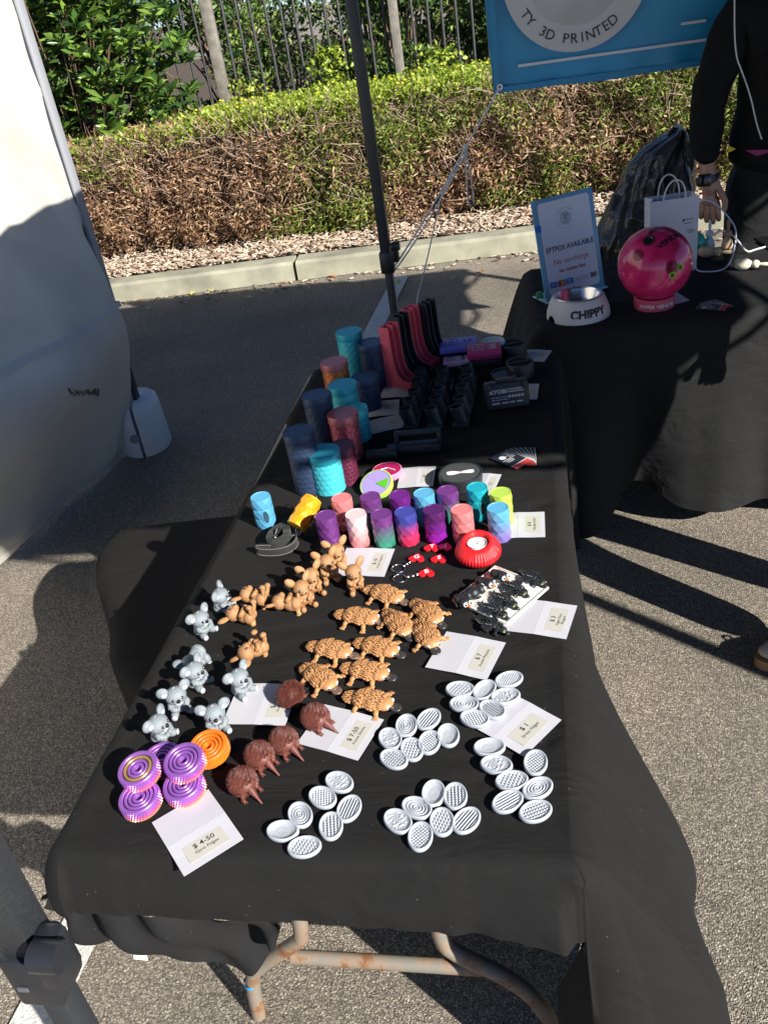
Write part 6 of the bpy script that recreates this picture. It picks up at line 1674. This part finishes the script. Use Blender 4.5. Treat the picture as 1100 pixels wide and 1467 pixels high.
def pz(z, L): return [P(860 + x / 4.583, 160 + y / 4.583, TZ + z_) for x, y, z_ in L]
def smo(L):
    for _ in range(3):
        q = [L[0]]
        for a, b_ in zip(L, L[1:]): q += [a.lerp(b_, .25), a.lerp(b_, .75)]
        L = q + [L[-1]]
    return L
cord = pz(0, [(640, 890, .005), (700, 830, .02), (780, 780, .04), (830, 778, .05), (900, 840, .05), (960, 925, .004), (1010, 905, .004), (1085, 885, .004)])
o = MB().tube(smo(cord), .0030, 8).build('charging_cable', mat('cable_white', (.72, .72, .72), .4), None); tag(o, 'white charging cable crossing the rear table to the dark phone', 'cable')
cord = pz(0, [(640, 576, .20), (720, 580, .19), (790, 630, .15), (840, 690, .12), (890, 760, .07), (890, 840, .04), (870, 940, .01), (840, 1010, .004), (790, 1044, .004), (700, 1050, .004), (628, 1045, .004), (622, 990, .004), (640, 900, .02)])
o = MB().tube(smo(cord), .0027, 8).build('cord_loop', mat('cord_blue', (.50, .55, .72), .6), None); tag(o, 'pale blue cord loop rising from the paper bag and down round the bunny figures', 'cord')
p = P(1098, 350, TZ); t = thing('phone', 'dark phone lying at the right end of the rear table', 'phone', (p.x + .02, p.y, TZ + .0004), .2)
MB().box((0, 0, .004), (.075, .15, .008), bev=.003).build('phone_body', K['blackm'], t); MB().box((0, 0, .0083), (.070, .145, .0004)).build('screen', mat('screen', (.01, .01, .012), .08), t)

# ================================================================ BLACK BAG behind the rear table
def blackbag():
    Y = 3.62; lev = [(190, 956, 988), (200, 938, 990), (215, 918, 992), (235, 900, 993), (260, 888, 994), (290, 876, 994), (320, 862, 994), (350, 850, 990), (380, 846, 985), (420, 845, 985), (480, 850, 980)]
    pts = []
    for (y, xl, xr) in lev:
        a = PY(xl, y, Y); b_ = PY(xr, y, Y); pts.append(((a.x + b_.x) / 2, (b_.x - a.x) / 2, a.z))
    zt = pts[0][2]; pts.append((pts[-1][0], pts[-1][1], .02)); pts.sort(key=lambda q: q[2])
    zs = [q[2] for q in pts]; xs_ = [q[0] for q in pts]; ws = [q[1] for q in pts]; z0 = zs[0]
    cx0, cy0 = xs_[0], Y
    def f(u, v):
        z = z0 + (zt + .02 - z0) * v; x = float(np.interp(z, zs, xs_)); w_ = float(np.interp(z, zs, ws)) * (math.sqrt(max(0, 1 - max(0, (v - .93) / .07) ** 2)) if v > .93 else 1)
        a = 2 * PI * u; k = noise.noise((math.cos(a) * 1.3 + z * 1.3, math.sin(a) * 1.3 - z * 1.8, z * 3.6))
        rid = 1 - abs(noise.noise((math.cos(a + z * 1.1) * 2.6, math.sin(a + z * 1.1) * 1.6, z * 4.2 + 5))) * 2
        r2 = 1 - abs(noise.noise((math.cos(a) * 3.1 + z * 4.2, math.sin(a) * 2.2 + 9, z * 7.5))) * 2.4; q = 1 + .30 * k + .22 * (rid - .6) + .22 * (r2 - .5) + .07 * noise.noise((math.cos(a) * 8, math.sin(a) * 8, z * 11))
        d = .17 * (.5 + w_ * 1.8)
        return (x + math.cos(a) * w_ * (1 + .35 * (q - 1)) - cx0, math.sin(a) * d * q, z)
    root = thing('black_bag', 'large black glossy nylon bag slumped upright behind the rear table beside the person', 'bag', (cx0, cy0, 0))
    m = mat('nylon', (.04, .04, .042), .22, nscale=6, nvar=.4, bump=.5, bscale=14); m.node_tree.nodes['Bump'].inputs['Distance'].default_value = .03
    MB().grid(f, 160, 130, closed=True).build('bag_shell', m, root, smooth=180)
    tp = Vector(f(0, 1)); MB().tube([(tp.x - .05, 0, zt - .03), (tp.x - .02, -.02, zt + .015), (tp.x + .03, -.03, zt + .0), (tp.x + .05, -.04, zt - .08)], [.012, .014, .014, .010], 8, sq=(1, .5)).build('strap', K['jacket'], root)
blackbag()
# ================================================================ PEOPLE
def person1():
    base = (.87, 3.44, 0); O = Vector(base)
    root = thing('person', 'person in black jacket and smart watch standing behind the rear table, one hand lowered', 'person', base)
    W = PY(1012, 247, 3.37); El = Vector((.585, 3.42, 1.20)); Sh = Vector((.68, 3.46, 1.43))
    L = lambda v: Vector(v) - O
    def pt(v, r): v = L(v); return (v.x, v.y, v.z, r)
    kn = PY(1018, 291, 3.36)
    P_ = [pt((.87, 3.46, .98), (.155, .115)), pt((.87, 3.46, 1.15), (.15, .105)), pt((.87, 3.47, 1.32), (.165, .115)), pt((.87, 3.47, 1.45), (.12, .09)), pt((.87, 3.46, 1.53), .056), pt((.865, 3.44, 1.60), .07), pt((.865, 3.43, 1.69), .092), pt((.865, 3.44, 1.76), .07),
          pt(Sh, .062), pt(El, .043), pt(W, (.034, .027)), pt(W.lerp(kn, .5), (.042, .023)), pt(W.lerp(kn, .95), (.046, .021)),
          pt((1.06, 3.46, 1.43), .062), pt((1.15, 3.42, 1.20), .043), pt((1.12, 3.36, .98), .028), pt((1.11, 3.33, .90), (.036, .018)), pt((1.10, 3.32, .84), (.036, .014)),
          pt((.78, 3.46, .88), .092), pt((.76, 3.46, .50), .058), pt((.75, 3.48, .10), .040), pt((.74, 3.38, .04), .036),
          pt((.96, 3.46, .88), .092), pt((.98, 3.46, .50), .058), pt((.99, 3.48, .10), .040), pt((1.0, 3.38, .04), .036)]
    E_ = [(0, 1), (1, 2), (2, 3), (3, 4), (4, 5), (5, 6), (6, 7), (3, 8), (8, 9), (9, 10), (10, 11), (11, 12), (3, 13), (13, 14), (14, 15), (15, 16), (16, 17), (0, 18), (18, 19), (19, 20), (20, 21), (0, 22), (22, 23), (23, 24), (24, 25)]
    # fingers
    tips = [((1004, 301), (1004, 308), .0085), ((1012, 304), (1012, 313), .0090), ((1020, 305), (1021, 315), .0092), ((1028, 302), (1029, 311), .0088)]
    for (a, b_, r) in tips:
        k0 = len(P_); q0 = PY(a[0], 293, 3.357)
        P_.append(pt(q0, .0125)); P_.append(pt(PY(a[0], a[1], 3.345), r * 1.3)); P_.append(pt(PY(b_[0], b_[1], 3.352), r * 1.2)); P_.append(pt(PY(b_[0] + .5, b_[1] + 4, 3.37), r * 1.0))
        E_ += [(12, k0), (k0, k0 + 1), (k0 + 1, k0 + 2), (k0 + 2, k0 + 3)]
    k0 = len(P_); P_ += [pt(W.lerp(kn, .45) + Vector((.032, -.012, -.005)), .013), pt(PY(1039, 288, 3.340), .0115), pt(PY(1037, 303, 3.335), .0100)]; E_ += [(11, k0), (k0, k0 + 1), (k0 + 1, k0 + 2)]
    for i, dx in enumerate((-.028, -.009, .010, .028)):
        k0 = len(P_); P_ += [pt((1.10 + dx, 3.315, .80), .0085), pt((1.10 + dx, 3.325, .76), .0075)]; E_ += [(17, k0), (k0, k0 + 1)]
    k0 = len(P_); P_ += [pt((1.065, 3.30, .87), .012), pt((1.05, 3.29, .83), .0095)]; E_ += [(16, k0), (k0, k0 + 1)]
    body = skin('body', P_, E_, K['skin'], root, 2)
    # face
    f = L((.865, 3.43, 1.67)); fm = MB()
    fm.ell((f.x, f.y - .092, f.z), (.014, .018, .024)); fm.build('nose', K['skin'], root, smooth=180)
    for s in (-1, 1):
        e = MB(); e.ell((f.x + s * .032, f.y - .076, f.z + .022), (.013, .008, .008)); e = e.build('eye', K['eyew'], root, smooth=180); MB().ell((f.x + s * .032, f.y - .083, f.z + .022), (.006, .003, .006)).build('pupil', K['eye'], e, smooth=180)
        MB().ell((f.x + s * .09, f.y + .005, f.z), (.010, .018, .030)).build('ear', K['skin'], root, smooth=180)
    MB().ell((f.x, f.y - .078, f.z - .042), (.026, .008, .007)).build('mouth', mat('lips', (.36, .14, .12), .5), root, smooth=180)
    h = MB(); h.ell((f.x, f.y + .018, f.z + .065), (.098, .10, .075), n=24, dist=lambda p: p + p.normalized() * .006 * noise.noise(p * 40)); h.build('hair', mat('hair', (.05, .03, .02), .6, nscale=80, nvar=.5), root, smooth=180)
    # jacket shell
    J = [pt((.87, 3.45, .93), (.225, .185)), pt((.87, 3.45, 1.02), (.215, .165)), pt((.87, 3.45, 1.12), (.200, .145)), pt((.87, 3.46, 1.32), (.200, .140)), pt((.87, 3.47, 1.47), (.13, .11)), pt((.87, 3.47, 1.54), (.075, .075)), pt(Sh + Vector((.01, 0, .0)), .088), pt(El + Vector((0, 0, .02)), (.066, .066)), pt(El.lerp(W, .55), (.060, .058)), pt(El.lerp(W, .93), (.052, .046)),
         pt((1.06, 3.46, 1.43), .088), pt((1.155, 3.42, 1.20), .066), pt((1.125, 3.37, 1.0), .050)]
    j = skin('jacket', J, [(0, 1), (1, 2), (2, 3), (3, 4), (4, 5), (4, 6), (6, 7), (7, 8), (8, 9), (4, 10), (10, 11), (11, 12)], K['jacket'], root, 3)
    for v in j.data.vertices:
        n_ = noise.noise(v.co * 9) * .012 + noise.noise(v.co * 22) * .004; v.co += v.normal * n_
    T_ = [pt((.87, 3.46, 1.06), (.19, .14)), pt((.87, 3.46, .95), (.19, .14)), pt((.77, 3.46, .80), .115), pt((.755, 3.46, .5), .085), pt((.75, 3.47, .12), .075), pt((.97, 3.46, .80), .115), pt((.985, 3.46, .5), .085), pt((.99, 3.47, .12), .075)]
    tr = skin('trousers', T_, [(0, 1), (1, 2), (2, 3), (3, 4), (1, 5), (5, 6), (6, 7)], clothmat('trousers', (.012, .012, .013)), root, 3)
    for v in tr.data.vertices: v.co += v.normal * noise.noise(v.co * 11) * .008
    for x in (.742, .995):
        s = MB(); q = L((x, 3.40, .045)); s.ell(q, (.048, .13, .045), n=18); s.build('shoe', K['black'], root, smooth=180)
    # bright shirt hem scraps showing under the jacket
    for px, pts, mm in ((0, [(1043, 208), (1054, 213), (1044, 218)], mat('shirt_yellow', (.72, .45, .05), .7)), (1, [(1068, 215), (1084, 223), (1100, 218), (1108, 214)], mat('shirt_magenta', (.30, .03, .14), .7))):
        q = [L(PY(a, b_, 3.285)) for a, b_ in pts]; m = MB(); n_ = len(q); m.add([tuple(v) for v in q] + [(v.x, v.y + .012, v.z) for v in q], [tuple(range(n_)), tuple(range(2 * n_ - 1, n_ - 1, -1))] + [(i, n_ + i, n_ + (i + 1) % n_, (i + 1) % n_) for i in range(n_)]); m.build('shirt_hem', mm, root, smooth=0)
    # watch
    d = (kn - W).normalized(); wr = L(W + d * .022); M = Matrix.Translation(wr) @ d.to_track_quat('Z', 'Y').to_matrix().to_4x4()
    MB().lathe([(.031, -.013), (.0335, -.011), (.0335, .011), (.031, .013)], 32, M @ Matrix.Diagonal((1.30, 1.12, 1, 1))).build('watch_strap', mat('strap', (.02, .022, .025), .5), root)
    wc = PY(1009, 258, 3.322); MB().box((0, 0, 0), (.046, .012, .042), M=Matrix.Translation(L(wc)) @ Euler((-.1, .05, .1)).to_matrix().to_4x4(), bev=.005).build('watch', mat('watch_glass', (.008, .009, .012), .08), root)
    # drawstring
    ds = [L(PY(a, b_, y)) for a, b_, y in ((1052, -20, 3.28), (1052, 75, 3.27), (1064, 105, 3.27), (1076, 140, 3.27), (1083, 175, 3.275), (1091, 199, 3.275))]
    MB().tube(smo(ds), .0022, 8).build('drawstring', K['rope'], root)
    MB().tube([L(PY(1075 + 10, 0, 3.28)), L(PY(1080, -30, 3.28))], .0032, 6)
    return root
person1()
def person2():
    base = (.86, 2.05, 0); O = Vector(base)
    root = thing('person', 'person in dark trousers and cream trainers just right of the picture, only a shoe showing', 'person', base)
    def pt(v, r): return (v[0] - O.x, v[1] - O.y, v[2], r)
    fl = (.69, 1.905); fr = (.90, 1.62)
    P_ = [pt((.86, 2.05, .95), (.12, .15)), pt((.86, 2.05, 1.15), (.10, .14)), pt((.86, 2.05, 1.35), (.115, .165)), pt((.86, 2.05, 1.46), (.09, .12)), pt((.86, 2.05, 1.54), .055), pt((.85, 2.05, 1.62), .075), pt((.85, 2.05, 1.72), .085),
          pt((.86, 2.25, 1.43), .06), pt((.90, 2.31, 1.18), .045), pt((.84, 2.33, .96), .03), pt((.82, 2.33, .86), (.035, .02)),
          pt((.86, 1.85, 1.43), .06), pt((.90, 1.79, 1.18), .045), pt((.84, 1.77, .96), .03), pt((.82, 1.77, .86), (.035, .02)),
          pt((.84, 1.96, .85), .09), pt((.78, 1.90, .48), .06), pt((.73, 1.905, .12), .042), pt((.66, 1.905, .05), .036), pt((.87, 2.05, .85), .09), pt((.88, 2.09, .48), .06), pt((.92, 2.10, .12), .042), pt((.85, 2.10, .05), .036)]
    E_ = [(0, 1), (1, 2), (2, 3), (3, 4), (4, 5), (5, 6), (3, 7), (7, 8), (8, 9), (9, 10), (3, 11), (11, 12), (12, 13), (13, 14), (0, 15), (15, 16), (16, 17), (17, 18), (0, 19), (19, 20), (20, 21), (21, 22)]
    for w_i, yy in ((10, 2.33), (14, 1.77)):
        for i, dx in enumerate((-.027, -.009, .009, .027)):
            k0 = len(P_); P_ += [pt((.82 + dx, yy, .80), .0085), pt((.815 + dx, yy - .006, .76 + .004 * abs(i - 1.5)), .0075)]; E_ += [(w_i, k0), (k0, k0 + 1)]
        k0 = len(P_); P_ += [pt((.785, yy - .02, .84), .011), pt((.775, yy - .028, .80), .009)]; E_ += [(w_i, k0), (k0, k0 + 1)]
    skin('body', P_, E_, K['skin'], root, 2)
    J = [pt((.86, 2.05, .92), (.17, .20)), pt((.86, 2.05, 1.15), (.14, .17)), pt((.86, 2.05, 1.35), (.14, .19)), pt((.86, 2.05, 1.48), (.09, .11)), pt((.86, 2.25, 1.43), .08), pt((.90, 2.31, 1.18), .06), pt((.84, 2.33, 1.0), .05), pt((.86, 1.85, 1.43), .08), pt((.90, 1.79, 1.18), .06), pt((.84, 1.77, 1.0), .05)]
    skin('jacket', J, [(0, 1), (1, 2), (2, 3), (3, 4), (4, 5), (5, 6), (3, 7), (7, 8), (8, 9)], K['jacket'], root, 2)
    T_ = [pt((.86, 2.05, 1.06), (.14, .17)), pt((.86, 2.05, .94), (.145, .175)), pt((.84, 1.96, .80), .11), pt((.78, 1.90, .48), .085), pt((.74, 1.905, .13), .072), pt((.87, 2.05, .80), .11), pt((.88, 2.09, .48), .085), pt((.925, 2.10, .13), .072)]
    skin('trousers', T_, [(0, 1), (1, 2), (2, 3), (3, 4), (1, 5), (5, 6), (6, 7)], K['jacket'], root, 2)
    MB().ell((-.01, 0, 1.76), (.09, .09, .08), n=20).build('hair', mat('hair2', (.04, .03, .02), .6), root, smooth=180)
    cr = mat('shoe_cream', (.60, .56, .47), .7, nscale=60, nvar=.15, bump=.3, bscale=400); so_ = mat('shoe_sole', (.40, .22, .10), .6); wl = mat('shoe_lace', (.7, .7, .7), .7)
    for (x, y) in ((.625, 1.905), (.825, 2.10)):
        q = Vector((x, y, 0)) - O
        def up(p): return Vector((p.x, p.y * (1 - .18 * max(0, p.x / .13)), p.z * (1 + .55 * max(0, p.x / .13)) if p.z > 0 else p.z * .3))
        s = MB(); s.ell((q.x + .03, q.y, .045), (.135, .048, .050), n=24, dist=up); s = s.build('shoe', cr, root, smooth=180)
        so2 = MB(); so2.prism([(q.x + .03 + .142 * math.cos(2 * PI * i / 36), q.y + (.051) * math.sin(2 * PI * i / 36)) for i in range(36)], .030, z0=.001); so2.build('sole', so_, s, smooth=30)
        la = MB()
        for k in range(4): la.tube([(q.x - .02 + .025 * k, q.y - .026, .075 + .010 * k), (q.x - .012 + .025 * k, q.y, .086 + .012 * k), (q.x - .02 + .025 * k, q.y + .026, .075 + .010 * k)], .003, 6)
        la.tube(smo([Vector((q.x - .03, q.y, .085)), Vector((q.x - .04, q.y + .02, .095)), Vector((q.x - .03, q.y + .035, .085)), Vector((q.x - .02, q.y + .01, .085))]), .003, 6)
        la.build('laces', wl, s)
    return root
person2()
bpy.context.view_layer.update()
